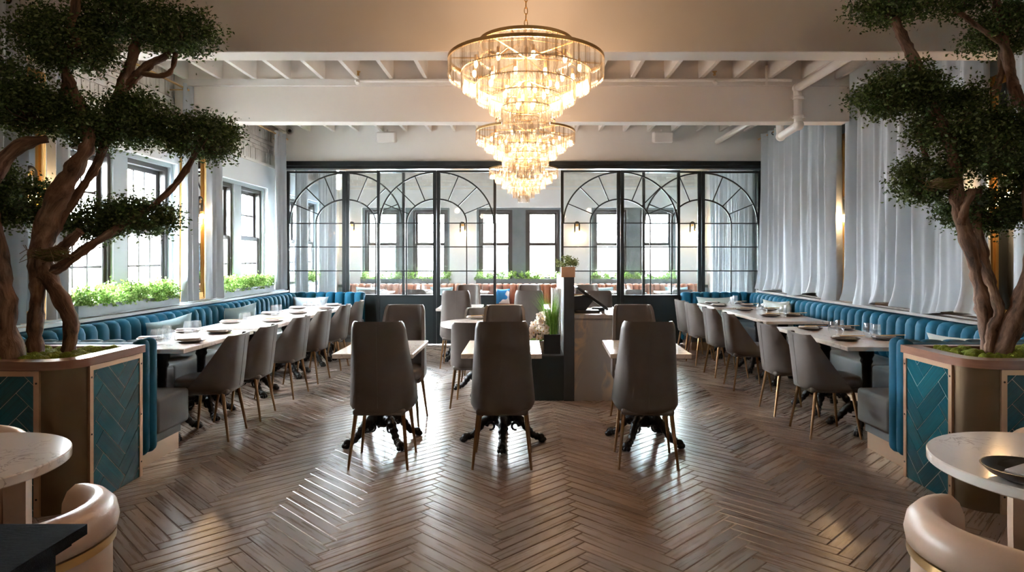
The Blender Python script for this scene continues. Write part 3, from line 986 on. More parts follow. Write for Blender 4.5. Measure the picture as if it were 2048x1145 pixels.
def banquette(s, label):
    og = (s * 3.4, 7.6, 0)
    t = thing('banquette', label, 'banquette', og)
    def sx(a, c): return (min(s * a, s * c), max(s * a, s * c))
    bx = 3.76   # plane the channels lean on
    XI = 2.63   # inner ends of the short arms
    b = MB()
    x0, x1 = sx(bx, WX - .02); b.box(x0, x1, 4.62, 10.72, .10, .875)
    b.build('back_frame', 'velvet_teal', t, 0, og)
    x0, x1 = sx(XI, WX - .02)
    b = MB(); b.rbox(x0, x1, 4.43, 4.60, .10, .885, .03, 3); b.build('back_frame', 'velvet_teal', t, 50, og)
    b = MB(); b.rbox(x0, x1, 10.74, 10.855, .10, .885, .03, 3); b.build('back_frame', 'velvet_teal', t, 50, og)
    run(t, (s * bx, 4.72), (s * bx, 10.62), (-s, 0), og)
    run(t, (s * (bx - .02), 4.585), (s * XI, 4.585), (0, 1), og)
    run(t, (s * (bx - .02), 10.745), (s * XI, 10.745), (0, -1), og)
    # padded end bolster of the near arm
    xc = s * (XI - .0)
    for yy in (4.47, 4.56):
        MB().rbox(xc - .05, xc + .05, yy - .05, yy + .055, .11, .915, .045, 3).build('end_bolster', 'velvet_teal', t, 60, og)
    # seats
    def cushion(xa, xb, ya, yb):
        xa, xb = min(xa, xb), max(xa, xb)
        MB().rbox(xa, xb, ya, yb, .20, .46, .028, 3).build('seat_cushion', 'leather_grey', t, 60, og)
    yy = [5.10 + (10.22 - 5.10) * k / 5 for k in range(6)]
    for k in range(5):
        cushion(s * 3.28, s * (bx - .045), yy[k] + .002, yy[k + 1] - .002)
    cushion(s * (XI - .02), s * 3.22, 4.65, 5.09)
    cushion(s * 3.225, s * (bx - .045), 4.65, 5.098)
    cushion(s * (XI - .02), s * 3.22, 10.23, 10.69)
    cushion(s * 3.225, s * (bx - .045), 10.225, 10.69)
    b = MB()
    x0, x1 = sx(3.31, bx); b.box(x0, x1, 4.62, 10.72, .13, .21)
    x0, x1 = sx(XI + .03, bx); b.box(x0, x1, 4.62, 5.05, .13, .21); b.box(x0, x1, 10.27, 10.72, .13, .21)
    b.build('seat_base', 'leather_grey', t, 0, og)
    b = MB()
    x0, x1 = sx(3.33, bx); b.box(x0, x1, 5.03, 10.28, 0.0, .135)
    b.build('kick_plate', 'kick_brass', t, 0, og)
    x0, x1 = sx(XI + .035, bx)
    MB().box(x0, x1, 4.43, 5.03, 0.0, .135).build('kick_plate', 'kick_brass', t, 0, og)
    MB().box(x0, x1, 10.28, 10.85, 0.0, .135).build('kick_plate', 'kick_brass', t, 0, og)
    return t
banquette(-1, 'teal velvet channel-back banquette with grey leather seat running under the windows')
banquette(1, 'teal velvet channel-back banquette with grey leather seat running under the long curtains')

# ---- tiled planters with trees
def planter(s, label):
    fx, fy, by, r = 2.585, 3.70 + (.04 if s > 0 else 0), 4.40, .17
    og = (s * 3.2, 4.05, 0)
    t = thing('tiled_planter', label, 'planter', og)
    # plan: the near corner is rounded; inner (aisle) face at |x| = fx
    def plan(off):
        x = fx - off; y0 = fy - off; rr = r + off * .5
        P_ = [(3.98, by), (3.98, y0)]
        P_ += [(x + rr - rr * math.sin(a), y0 + rr - rr * math.cos(a)) for a in [PI / 2 * k / 10 for k in range(11)]]
        P_ += [(x, by)]
        P_ = [(s * p[0], p[1]) for p in P_]
        return P_ if s < 0 else P_[::-1]
    def fixed(P_):
        a = sum(P_[i][0] * P_[(i + 1) % len(P_)][1] - P_[(i + 1) % len(P_)][0] * P_[i][1] for i in range(len(P_)))
        return P_ if a > 0 else P_[::-1]
    MB().prism(fixed(plan(0)), 0.0, .84, 'z').build('body', 'bronze', t, 30, og)
    # rim: outer ring minus hollow, as a swept frame
    outer, inner = fixed(plan(.03)), fixed(plan(-.075))
    inner = [(p[0], min(p[1], by - .07)) for p in inner]
    if True:
        vs = []; n = len(outer)
        for P_, z in ((outer, .835), (outer, .885), (inner, .885), (inner, .835)):
            vs += [Vector((p[0], p[1], z)) for p in P_]
        fs = []
        for L_ in range(4):
            for k in range(n):
                fs.append((L_ * n + k, L_ * n + (k + 1) % n, ((L_ + 1) % 4) * n + (k + 1) % n, ((L_ + 1) % 4) * n + k))
        MB().add(vs, fs).build('rim', 'rim_wood', t, 40, og)
    MB().prism([(p[0], p[1]) for p in inner], .838, .852, 'z').build('soil', 'soil', t, 0, og)
    # tiled panels with copper frames
    def panel(face, a0, a1):
        z0, z1 = .0, .83; st = .032
        def bx(b, u0, u1, zz0, zz1, d0, d1):
            if face == 'x':
                X0, X1 = sorted((s * (fx - d0), s * (fx - d1))); b.box(X0, X1, u0, u1, zz0, zz1)
            else:
                U0, U1 = sorted((s * u0, s * u1)); b.box(U0, U1, fy - d1, fy - d0, zz0, zz1)
        for (u0, u1, q0, q1) in ((a0, a0 + st, z0, z1), (a1 - st, a1, z0, z1), (a0 + st, a1 - st, z1 - .03, z1)):
            b = MB(); bx(b, u0, u1, q0, q1, -.002, .014); fr = b.build('trim_strip', 'copper_trim', t, 0, og)
            if q1 - q0 > .5:
                for zz in (.10, .42, .76):
                    c = ((u0 + u1) / 2)
                    M = Matrix.Translation((s * (fx - .014), c, zz)) @ Matrix.Rotation(R(90), 4, 'Y') if face == 'x' else Matrix.Translation((s * c, fy - .014, zz)) @ Matrix.Rotation(R(90), 4, 'X')
                    MB().lathe([(.006, -.002), (.006, .002), (.003, .003)], 8, M=M).build('screw', 'dark_metal', fr, 0, og)
        b = MB(); bx(b, a0 + st, a1 - st, z0, z1 - .03, -.002, .0062); b.build('grout_bed', 'grout', t, 0, og)
        L_, w_ = .305, .101
        for (cx, cy, ang) in herringbone(L_, w_, a0 - .08, .06, a0, a1, z0, z1):
            poly = clip(rect2(cx, cy, ang, L_ - .004, w_ - .004), a0 + st, a1 - st, z0, z1 - .03)
            if len(poly) < 3: continue
            area = abs(sum(poly[i][0] * poly[(i + 1) % len(poly)][1] - poly[(i + 1) % len(poly)][0] * poly[i][1] for i in range(len(poly)))) / 2
            if area < 2e-4: continue
            dp = rnd.uniform(.007, .0095)
            if face == 'x':
                X0, X1 = sorted((s * (fx + .001), s * (fx - dp)))
                me_b = MB().prism(poly, X0, X1, 'x')
            else:
                me_b = MB().prism([(s * p[0], p[1]) for p in poly], fy - dp, fy + .001, 'y')
            me = me_b.mesh('tile', 'tile_teal', 0, og)
            bm = bmesh.new(); bm.from_mesh(me); bmesh.ops.recalc_face_normals(bm, faces=list(bm.faces)); bm.to_mesh(me); bm.free()
            uvl = me.uv_layers.new(name='UVMap')
            ca, sa = math.cos(ang), math.sin(ang); off = rnd.uniform(0, 30)
            for lp in me.loops:
                p = me.vertices[lp.vertex_index].co
                a = (p.y + og[1]) if face == 'x' else s * (p.x + og[0])
                zc = p.z
                uvl.data[lp.index].uv = (ca * a + sa * zc + off, -sa * a + ca * zc + off)
            link('tile', me, t)
    panel('x', fy + r - .01, by - .005)
    panel('y', fx + r - .01, 3.98)
    # moss clumps
    vm = []
    for k in range(4):
        b = MB()
        for q in range(5):
            b.ball((rnd.uniform(-.03, .03), rnd.uniform(-.03, .03), rnd.uniform(-.004, .012)), rnd.uniform(.02, .036), 10, 6, (1, 1, .8))
        vm.append(b.mesh('moss_clump', 'moss', 180))
    for k in range(95):
        x = rnd.uniform(fx + .12, 3.85); y = rnd.uniform(fy + .11, by - .12)
        if x - fx < .24 and y - fy < .2: continue
        o = link('moss_clump', vm[k % 4], t, (s * x - og[0], y - og[1], .862 + rnd.uniform(0, .012)), rnd.uniform(0, 6)); o.scale = (rnd.uniform(.8, 1.2),) * 3
    return t
planter(-1, 'planter with teal herringbone tiles and bronze corner on the window side')
planter(1, 'planter with teal herringbone tiles and bronze corner on the curtained side')

def tree(name, label, base, stems, pads, seed):
    t = thing(name, label, 'tree', base)
    og = base
    for i, st in enumerate(stems):
        pts = [(*P(px, py, Y), r * Y / F) for (px, py, Y, r) in st]
        sp = spline(pts, 6)
        g = np.random.default_rng(seed * 50 + i)
        rad = [max(.004, q[3] * (1 + .10 * math.sin(k * .9 + i) + .06 * g.normal())) for k, q in enumerate(sp)]
        b = MB(); b.tube([q[:3] for q in sp], rad, 12)
        # gnarl the surface
        b.v = [(x + g.normal() * .0022, y + g.normal() * .0022, z) for (x, y, z) in b.v]
        o = b.build('trunk' if st[0][3] > 11 and st[0][1] > 600 else 'branch', 'bark', t, 80, og)
        me = o.data; uvl = me.uv_layers.new(name='UVMap'); run_ = [0.0]
        for k in range(1, len(sp)): run_.append(run_[-1] + float(np.linalg.norm(sp[k][:3] - sp[k - 1][:3])))
        for f in me.polygons:
            ks = [me.loops[li].vertex_index % 12 for li in f.loop_indices]; wrap = 0 in ks and 11 in ks
            for li, k in zip(f.loop_indices, ks):
                vi = me.loops[li].vertex_index
                uvl.data[li].uv = (((12 if wrap and k == 0 else k) / 12) * min(1, 14 * sp[0][3]) * .35 + i * 3.1, run_[vi // 12] + i)
    for i, (px, py, Y, rx, ry, dz, n) in enumerate(pads):
        g = np.random.default_rng(seed * 100 + i)
        c = np.array(P(px, py, Y)) - np.array(og)
        ra = np.array([rx * Y / F, dz, ry * Y / F])
        nb = max(10, int(n / 130))
        u = g.normal(size=(nb, 3)); u /= np.linalg.norm(u, axis=1)[:, None]
        u *= (g.uniform(.25, 1, nb) ** .45)[:, None] * .84
        low = u[:, 2] < 0; u[low, 2] *= .75
        bc = c + u * ra
        idx = g.integers(0, nb, n)
        cl = bc[idx] + g.normal(size=(n, 3)) * np.array([.052, .052, .036])
        link('foliage', leaves('foliage', cl, .026, seed * 200 + i, 'leaf_tree', .3, .55), t)['kind'] = 'stuff'
        # twigs holding the leaves
        b = MB()
        for k in range(0, nb, 2):
            a = c + np.array([0, 0, -.35 * ra[2]]); e = bc[k]; m = (a + e) / 2 + g.normal(size=3) * .02
            b.tube([Vector(a), Vector(m), Vector(e)], [.006, .004, .002], 4, False)
        b.build('twigs', 'bark', t, 80)['kind'] = 'stuff'
    return t
LS = [
 [(20, 724, 3.86, 25), (10, 640, 3.86, 22), (4, 560, 3.86, 19), (-12, 470, 3.86, 17), (-24, 400, 3.88, 16), (-6, 340, 3.9, 15), (40, 292, 3.95, 13), (95, 278, 4.0, 8)],
 [(72, 712, 4.02, 15), (70, 650, 4.02, 14), (76, 590, 4.02, 13), (75, 550, 4.02, 15), (82, 500, 4.02, 20), (96, 440, 4.02, 21), (122, 380, 4.02, 20), (150, 335, 4.02, 17), (172, 300, 4.02, 14), (178, 275, 4.02, 11), (166, 230, 4.05, 10), (150, 185, 4.05, 9), (134, 150, 4.1, 8), (120, 100, 4.1, 6)],
 [(136, 708, 4.08, 14), (142, 650, 4.08, 14), (128, 610, 4.06, 15), (105, 570, 4.05, 16), (86, 530, 4.03, 18), (82, 490, 4.02, 15)],
 [(95, 548, 4.03, 12), (125, 532, 4.06, 10), (165, 502, 4.1, 9), (215, 470, 4.2, 8), (262, 440, 4.3, 7), (310, 408, 4.35, 6), (350, 370, 4.4, 6), (375, 335, 4.4, 6), (394, 300, 4.4, 5)],
 [(98, 480, 4.05, 11), (120, 440, 4.1, 10), (150, 395, 4.15, 9), (185, 345, 4.2, 8), (205, 300, 4.25, 9), (220, 240, 4.3, 12), (240, 190, 4.3, 13), (258, 140, 4.3, 11), (270, 90, 4.3, 9), (274, 30, 4.3, 8)],
 [(240, 182, 4.3, 10), (275, 150, 4.3, 9), (303, 126, 4.3, 8), (330, 113, 4.3, 6), (345, 88, 4.3, 5)],
 [(284, 146, 4.3, 6), (318, 152, 4.3, 5), (342, 142, 4.3, 5), (352, 105, 4.3, 4)],
 [(148, -40, 3.92, 9), (152, 8, 3.92, 8), (142, 45, 3.92, 7), (137, 62, 3.92, 7), (156, 78, 3.92, 6), (150, 88, 3.95, 6), (120, 95, 4.0, 4)],
 [(112, 505, 3.99, 11), (138, 484, 3.98, 10), (160, 462, 3.98, 9)],
 [(120, 225, 4.25, 13), (134, 185, 4.25, 11), (132, 140, 4.25, 9)],
]
LP = [(125, 88, 4.05, 105, 78, .34, 9500), (235, 40, 4.25, 75, 60, .28, 5200), (350, 65, 4.3, 85, 62, .30, 7200), (60, 215, 4.1, 85, 75, .32, 7600),
      (200, 250, 4.2, 110, 70, .34, 9500), (285, 245, 4.3, 60, 62, .26, 5200), (405, 278, 4.4, 72, 62, .26, 7000), (25, 400, 4.1, 52, 82, .28, 6000),
      (185, 440, 4.4, 70, 46, .26, 4600), (285, 435, 4.4, 72, 46, .26, 5600), (-40, 150, 4.0, 70, 120, .35, 5000)]
tree('olive_tree', 'gnarled tree with cloud-shaped foliage in the window-side planter', (-3.0, 4.02, .85), LS, LP, 3)
RS = [
 [(1985, 712, 4.1, 18), (1973, 640, 4.1, 17), (1965, 580, 4.1, 17), (1952, 530, 4.1, 15), (1932, 470, 4.1, 14), (1920, 430, 4.1, 13), (1913, 390, 4.1, 13), (1912, 350, 4.1, 11), (1905, 300, 4.1, 12), (1890, 265, 4.1, 13), (1868, 225, 4.15, 12), (1848, 165, 4.15, 12), (1825, 115, 4.15, 11), (1805, 75, 4.15, 10), (1788, 35, 4.15, 9), (1775, -5, 4.15, 7)],
 [(1978, 708, 4.0, 10), (1984, 660, 4.0, 10), (1998, 625, 4.0, 10), (1986, 580, 4.02, 9), (1972, 540, 4.05, 10), (1962, 495, 4.1, 11), (1950, 440, 4.2, 9), (1955, 380, 4.25, 8)],
 [(2000, 714, 3.98, 20), (2020, 660, 3.97, 19), (2042, 605, 3.96, 18), (2062, 545, 3.96, 16), (2070, 470, 3.96, 14), (2058, 390, 4.0, 12), (2072, 300, 4.1, 11), (2050, 230, 4.2, 10), (2030, 175, 4.3, 9)],
 [(2036, 215, 4.3, 9), (2026, 170, 4.3, 9), (2016, 120, 4.3, 10), (2008, 85, 4.3, 9), (2003, 45, 4.3, 8), (1992, 0, 4.3, 8), (1985, -40, 4.3, 7)],
 [(2010, 90, 4.3, 7), (1980, 70, 4.3, 6), (1945, 46, 4.3, 5), (1925, 30, 4.3, 5), (1908, 26, 4.3, 3)],
 [(2004, 100, 4.35, 7), (2003, 140, 4.35, 7), (1990, 190, 4.35, 6)],
 [(1945, 380, 4.06, 8), (1930, 415, 4.06, 8), (1922, 450, 4.08, 8)],
 [(1838, 250, 4.25, 6), (1843, 285, 4.25, 5), (1852, 315, 4.25, 5)],
]
RP = [(1795, 8, 4.15, 88, 42, .28, 5600), (1790, 185, 4.2, 80, 68, .30, 7600), (1895, 195, 4.3, 80, 48, .28, 5200), (1890, 250, 4.15, 75, 55, .26, 4200),
      (1985, 290, 4.05, 85, 85, .32, 8600), (1850, 365, 4.25, 55, 58, .24, 4600), (1965, 425, 4.3, 90, 55, .30, 7000), (2005, 60, 4.4, 75, 62, .30, 6200), (2070, 340, 4.2, 60, 120, .3, 5000), (1925, 8, 4.35, 50, 22, .2, 1800)]
tree('olive_tree', 'gnarled tree with cloud-shaped foliage in the planter on the curtained side', (2.95, 4.08, .85), RS, RP, 5)
def nest(px, py, Y, w, label):
    c = P(px, py, Y); t = thing('bird_nest', label, 'nest', c)
    g = random.Random(px); b = MB(); r = w * Y / F / 2
    for k in range(150):
        a = g.uniform(0, 2 * PI); da = g.uniform(.5, 1.2); rr = r * g.uniform(.55, 1.05); z = g.uniform(-.3, .35) * r
        b.tube([(rr * math.cos(a + da * q), rr * math.sin(a + da * q), z + g.uniform(-.01, .01)) for q in (0, .5, 1)], .0022, 4, False)
    for k in range(26):
        a = g.uniform(0, 2 * PI); l = r * g.uniform(1.1, 1.9)
        b.tube([(r * .7 * math.cos(a), r * .7 * math.sin(a), 0), (l * .8 * math.cos(a + .3), l * .8 * math.sin(a + .3), g.uniform(-.5, .4) * r), (l * math.cos(a + .5), l * math.sin(a + .5), g.uniform(-.6, .6) * r)], .0018, 4, False)
    b.build('twigs', 'twig', t, 0)['kind'] = 'stuff'
    MB().lathe([(r * .3, -r * .5), (r * .85, -r * .2), (r * .95, .1 * r), (r * .8, .25 * r), (r * .5, 0), (.01, -.12 * r)], 14).build('moss_bowl', 'moss_dark', t, 60)
nest(104, 508, 3.88, 62, 'mossy twig nest in the fork of the window-side tree')
nest(1890, 368, 4.0, 48, 'mossy twig nest in the fork of the tree on the curtained side')
# ---- curtains
def curtain(s, ya, yb, z0, z1, label, seed, amp=.05, lam=.17, puddle=False):
    g = random.Random(seed)
    n = max(14, int((yb - ya) / .012)); NZ = 26
    ph = [g.uniform(0, 6) for _ in range(4)]
    og = (s * 3.93, (ya + yb) / 2, z0)
    vs = []
    for side in (0, 1):
        for j in range(NZ + 1):
            f = j / NZ; z = z0 + (z1 - z0) * f
            for i in range(n + 1):
                y = ya + (yb - ya) * i / n
                q = (y - ya) * 2 * PI / lam
                warp = .9 * math.sin(q * .13 + ph[0]) + .5 * math.sin(q * .31 + ph[1] + 1.2 * (1 - f))
                x = amp * (.75 + .25 * math.sin(q * .21 + ph[2])) * math.sin(q + warp + .5 * (1 - f) * math.sin(q * .17 + ph[3]))
                x += .014 * (.4 + .6 * (1 - f)) * math.sin(q * 2.3 + ph[1] + 2.5 * f) + .008 * math.sin(q * 3.7 + ph[2])
                yy = y + .012 * (1 - f) * math.sin(q * .5 + 4 * f)
                zz = z
                if puddle and f < .10:
                    k = (1 - f / .10)
                    x += -s * .05 * k * abs(math.sin(q * .25 + ph[0])); zz += .035 * math.sin(q * .22 + ph[1]) * k + .03 * k
                if f < .035: x *= 1.12
                vs.append((s * 3.93 + x + (0.007 if side else 0), yy, zz))
    m = n + 1; fs = []; half = (NZ + 1) * m
    for j in range(NZ):
        for i in range(n):
            a = j * m + i; fs.append((a, a + 1, a + m + 1, a + m)); a += half; fs.append((a, a + m, a + m + 1, a + 1))
    for i in range(n):
        fs.append((i, half + i, half + i + 1, i + 1)); a = NZ * m + i; fs.append((a, a + 1, half + a + 1, half + a))
    for j in range(NZ):
        a = j * m; fs.append((a, a + m, half + a + m, half + a)); a = j * m + n; fs.append((a, half + a, half + a + m, a + m))
    t = thing('curtain', label, 'curtain', og, 0, 'grey-blue velvet curtains')
    MB().add(vs, fs).build('curtain_panel', 'curtain_velvet', t, 80, og)
    k = 0; y = ya + .06
    while y < yb - .02:
        b = MB(); b.torus((s * 3.93, y, z1 - .05), .024, .006, 'y', 14, 5); b.build('grommet', 'dark_metal', t, 60, og); y += max(.18, (yb - ya) / 9)
    return t
CL = [(3.3, 5.10, 'wide velvet curtain behind the tree in the window-side planter'), (5.38, 5.66, 'narrow velvet curtain between the first tall mirror and the window hedge'),
      (7.50, 7.80, 'narrow velvet curtain before the second tall mirror on the window wall'), (8.09, 8.42, 'narrow velvet curtain after the second tall mirror on the window wall'),
      (10.31, 10.72, 'gathered velvet curtain in the corner of window wall and glass doors'),
      (11.2, 11.78, 'velvet curtain just behind the glass doors on the window wall'), (12.55, 13.6, 'velvet curtain at the far end of the window wall in the back room')]
for i, (a, c, l) in enumerate(CL):
    curtain(-1, a, c, .955 if a < 11 else .45, 3.49, l, 11 + i, .05, .15)
CR = [(3.2, 5.26, 'long velvet curtain behind the tree of the curtained side, before its tall mirror'), (5.53, 7.84, 'long velvet curtain between the two tall mirrors'),
      (8.12, 10.72, 'long velvet curtain between a tall mirror and the glass doors'), (11.15, 13.6, 'long velvet curtain behind the glass doors, opposite the windows')]
for i, (a, c, l) in enumerate(CR):
    curtain(1, a, c, .93 if a < 11 else .45, 3.47, l, 41 + i, .08, .25, True)
def rod(s, y0, y1, label):
    t = thing('curtain_rod', label, 'curtain rod', (s * 3.93, (y0 + y1) / 2, 3.44))
    og = t.location[:]
    MB().tube([(s * 3.93, y0, 3.44), (s * 3.93, y1, 3.44)], .013, 10).build('pole', 'brass', t, 60, og)
    for y in (y0 + .05, y1 - .05):
        MB().tube([(s * 3.93, y, 3.44), (s * (WX + .06), y, 3.44)], .008, 8).build('bracket', 'brass', t, 60, og)
SN = {-1: 'window wall', 1: 'curtained wall'}
for s in (-1, 1):
    rod(s, 2.4, 5.05, 'brass curtain rod on the %s before the first beam' % SN[s])
    rod(s, 5.32, 7.67, 'brass curtain rod on the %s between the two beams' % SN[s])
    rod(s, 7.94, 10.85, 'brass curtain rod on the %s next to the glass doors' % SN[s])
    rod(s, 11.15, 14.3, 'brass curtain rod on the %s in the back room' % SN[s])

# ---- tall mirrors with moulded gold frames, and wall lights
def mirror(s, y0, y1, label):
    z0, z1 = .945, 3.05; X = s * WX
    t = thing('wall_mirror', label, 'mirror', (X, (y0 + y1) / 2, z0)); og = t.location[:]
    def bx(b, a, c, q0, q1, d0, d1):
        x0, x1 = sorted((X - s * d0, X - s * d1)); b.box(x0, x1, a, c, q0, q1)
    b = MB(); bx(b, y0 + .05, y1 - .05, z0 + .05, z1 - .05, .0, .008); b.build('mirror_glass', 'mirror', t, 0, og)
    for (a, c, q0, q1) in ((y0, y0 + .085, z0, z1), (y1 - .085, y1, z0, z1), (y0 + .085, y1 - .085, z0, z0 + .085), (y0 + .085, y1 - .085, z1 - .085, z1)):
        b = MB(); bx(b, a, c, q0, q1, .0, .018)
        if c - a < .1:
            for k, d in ((.012, .034), (.038, .027), (.062, .024)):
                bx(b, a + k, a + k + .016, q0 + .01, q1 - .01, .018, d)
        else:
            for k, d in ((.012, .034), (.038, .027), (.062, .024)):
                bx(b, a, c, q0 + k, q0 + k + .016, .018, d)
        b.build('frame_side', 'gold_frame', t, 0, og)
mirror(-1, 4.93, 5.56, 'tall gold-framed mirror on the window wall behind the planter tree')
mirror(-1, 7.76, 8.37, 'tall gold-framed mirror on the window wall between the two windows')
mirror(1, 5.10, 5.70, 'tall gold-framed mirror on the curtained wall behind the planter tree')
mirror(1, 7.76, 8.38, 'tall gold-framed mirror on the curtained wall between long curtains')
def sconce(loc, nrm, label, power=5.0):
    t = thing('wall_sconce', label, 'wall light', loc, math.atan2(nrm[1], nrm[0]) - PI / 2)   # local +y away from wall
    M = Matrix.Rotation(R(-90), 4, 'X')
    MB().lathe([(.045, 0), (.045, .012), (.018, .02), (.018, .075), (.022, .08)], 18, M=M).build('mount', 'brass', t, 40)
    pts = [(-.05, .075, -.12)] + [(.05 * math.cos(a), .075, .05 * math.sin(a)) for a in [PI - PI * k / 10 for k in range(11)]] + [(.05, .075, -.17)]
    MB().tube(pts, .017, 12).build('arm', 'black_steel', t, 60)
    for x, z in ((-.05, -.12), (.05, -.17)):
        MB().lathe([(.02, z), (.02, z - .03), (.014, z - .035)], 12, (x, .075, 0)).build('socket', 'brass', t, 40)
        MB().ball((x, .075, z - .062), .031, 14, 9).build('bulb', 'bulb_sconce', t, 180)
    d = bpy.data.lights.new('sconce_light', 'POINT'); d.energy = power; d.color = (1, .62, .3); d.shadow_soft_size = .035
    l = bpy.data.objects.new('sconce_light', d); COL.objects.link(l); l.parent = t; l.location = (0, .13, -.21)
sconce((-WX + .01, 5.30, 2.16), (1, 0), 'black and brass two-bulb wall light on the first tall mirror of the window wall')
sconce((-WX + .01, 8.08, 2.17), (1, 0), 'black and brass two-bulb wall light between the two windows')
sconce((WX - .01, 5.42, 2.17), (-1, 0), 'black and brass two-bulb wall light glowing through the tree of the curtained side')
sconce((WX - .01, 8.08, 2.18), (-1, 0), 'black and brass two-bulb wall light between the long curtains')
for x, l in ((-3.80, 'in the back room corner on the window side'), (-1.34, 'on the back wall between the first two far windows'), (1.20, 'on the back wall beside the middle far window'), (3.76, 'in the back room corner on the curtained side')):
    sconce((x, BY, 2.20), (0, -1), 'black two-bulb wall light %s' % l, 3.0)

# ---- chandeliers
def crystal_verts(c, a, L):
    ca, sa = math.cos(a), math.sin(a); w, d = .0092, .0055
    vs = []
    for (k, z) in ((.45, 0), (1, -.012), (1, -L + .018), (.25, -L)):
        for u, v in ((-w * k, 0), (0, -d * k), (w * k, 0), (0, d * k)):
            vs.append((c[0] - sa * u + ca * v, c[1] + ca * u + sa * v, c[2] + z))
    fs = [(0, 3, 2, 1), (12, 13, 14, 15)]
    for i in range(3):
        for k in range(4): fs.append((i * 4 + k, i * 4 + (k + 1) % 4, (i + 1) * 4 + (k + 1) % 4, (i + 1) * 4 + k))
    return vs, fs
def chandelier(x, y, label, single, seed):
    zr = 2.79
    t = thing('chandelier', label, 'chandelier', (x, y, zr), R(seed * 7))
    Rm, L = .52, .118
    tiers = [(1.0, 0.0), (.83, -.075), (.64, -.155), (.47, -.232), (.31, -.305), (.165, -.375), (.60, .118)]
    def band(r, z, h, th): return MB().lathe([(r, z), (r, z + h), (r - th, z + h), (r - th, z), (r, z)], 64, closed=False)
    band(Rm + .006, 0, .022, .014).build('ring', 'brass', t, 50)
    band(Rm * .6 + .006, .118, .022, .014).build('ring', 'brass', t, 50)
    cm = MB().add(*crystal_verts((0, 0, 0), 0, L)).mesh('crystal', 'crystal', 0)
    for i, (fr, z) in enumerate(tiers):
        r = Rm * fr; n = int(2 * PI * r / .0205)
        if i not in (0, 6):
            MB().torus((0, 0, z + .003), r, .0045, 'z', 40, 5).build('ring', 'brass', t, 60)
        if single and i in (0, 1):
            for k in range(n):
                a = 2 * PI * k / n
                link('crystal', cm, t, (r * math.cos(a), r * math.sin(a), z), a)
        else:
            b = MB()
            for k in range(n):
                a = 2 * PI * k / n
                b.add(*crystal_verts((r * math.cos(a), r * math.sin(a), z), a, L))
            b.build('crystals', 'crystal', t, 0)['kind'] = 'stuff'
    # frame arms and stem
    b = MB()
    for k in range(6):
        a = PI / 3 * k
        b.tube([(Rm * math.cos(a), Rm * math.sin(a), .012), (.30 * math.cos(a), .30 * math.sin(a), .02), (0, 0, .03)], .006, 6)
        b.tube([(.30 * math.cos(a), .30 * math.sin(a), .128), (0, 0, .16)], .005, 6)
        b.tube([(Rm * .83 * math.cos(a), Rm * .83 * math.sin(a), -.07), (.3 * math.cos(a), .3 * math.sin(a), .015)], .004, 5)
        b.tube([(Rm * .47 * math.cos(a), Rm * .47 * math.sin(a), -.23), (0, 0, -.12)], .004, 5)
    b.tube([(0, 0, -.36), (0, 0, .20)], .012, 8)
    b.build('frame', 'brass', t, 60)
    # chain to the ceiling
    z = .20; k = 0
    while z < 3.84 - zr:
        pts = [(.011 * math.cos(q) if k % 2 else 0, 0 if k % 2 else .011 * math.cos(q), z + .022 + .026 * math.sin(q)) for q in [2 * PI * j / 10 for j in range(11)]]
        MB().tube(pts, .0036, 5, False).build('chain_link', 'brass', t, 60); z += .042; k += 1
    MB().lathe([(.012, 3.80 - zr), (.06, 3.83 - zr), (.06, 3.86 - zr)], 18).build('canopy', 'brass', t, 40)
    bm_ = MB().ball((0, 0, 0), .014, 10, 7, (1, 1, 2.0)).mesh('bulb', 'bulb_glow', 180)
    sm_ = MB().lathe([(.010, .022), (.010, .06)], 8).mesh('candle_socket', 'brass', 40)
    for (r, n, z) in ((.36, 10, -.055), (.25, 8, -.12), (.155, 6, -.20), (.07, 4, -.28)):
        for k in range(n):
            a = 2 * PI * (k + .5) / n
            bl = link('bulb', bm_, t, (r * math.cos(a), r * math.sin(a), z)); link('candle_socket', sm_, bl)
    d = bpy.data.lights.new('chandelier_light', 'POINT'); d.energy = CHAND_W; d.color = (1, .66, .40); d.shadow_soft_size = .16
    l = bpy.data.objects.new('chandelier_light', d); COL.objects.link(l); l.parent = t; l.location = (0, 0, -.10)
CHAND_W = 24
chandelier(.02, 4.38, 'tiered crystal chandelier with brass rings hanging before the first beam', True, 1)
chandelier(.025, 6.88, 'tiered crystal chandelier with brass rings hanging between the two beams', False, 2)
chandelier(.01, 9.84, 'tiered crystal chandelier with brass rings hanging nearest the glass doors', False, 3)

# ---- boxwood window boxes
def window_box(x0, x1, y0, y1, z0, h, label, seed, n):
    t = thing('window_planter', label, 'planter', ((x0 + x1) / 2, (y0 + y1) / 2, z0)); og = t.location[:]
    b = MB(); th = .015
    b.box(x0, x1, y0, y1, z0, z0 + .02)
    b.box(x0, x0 + th, y0, y1, z0 + .02, z0 + h); b.box(x1 - th, x1, y0, y1, z0 + .02, z0 + h)
    b.box(x0 + th, x1 - th, y0, y0 + th, z0 + .02, z0 + h); b.box(x0 + th, x1 - th, y1 - th, y1, z0 + .02, z0 + h)
    b.build('box', 'box_grey', t, 0, og)
    MB().box(x0 + th, x1 - th, y0 + th, y1 - th, z0 + .02, z0 + h - .02).build('soil', 'soil', t, 0, og)
    g = np.random.default_rng(seed)
    c = g.uniform([x0 - .01, y0 + .02, z0 + h - .03], [x1 + .015, y1 - .02, z0 + h + .15], (n // 60, 3))
    cl = c[g.integers(0, len(c), n)] + g.normal(size=(n, 3)) * .025
    cl[:, 2] = np.maximum(cl[:, 2], z0 + h - .03)
    link('foliage', leaves('foliage', cl - np.array(og), .027, seed, 'leaf_hedge', .2, .75), t)['kind'] = 'stuff'
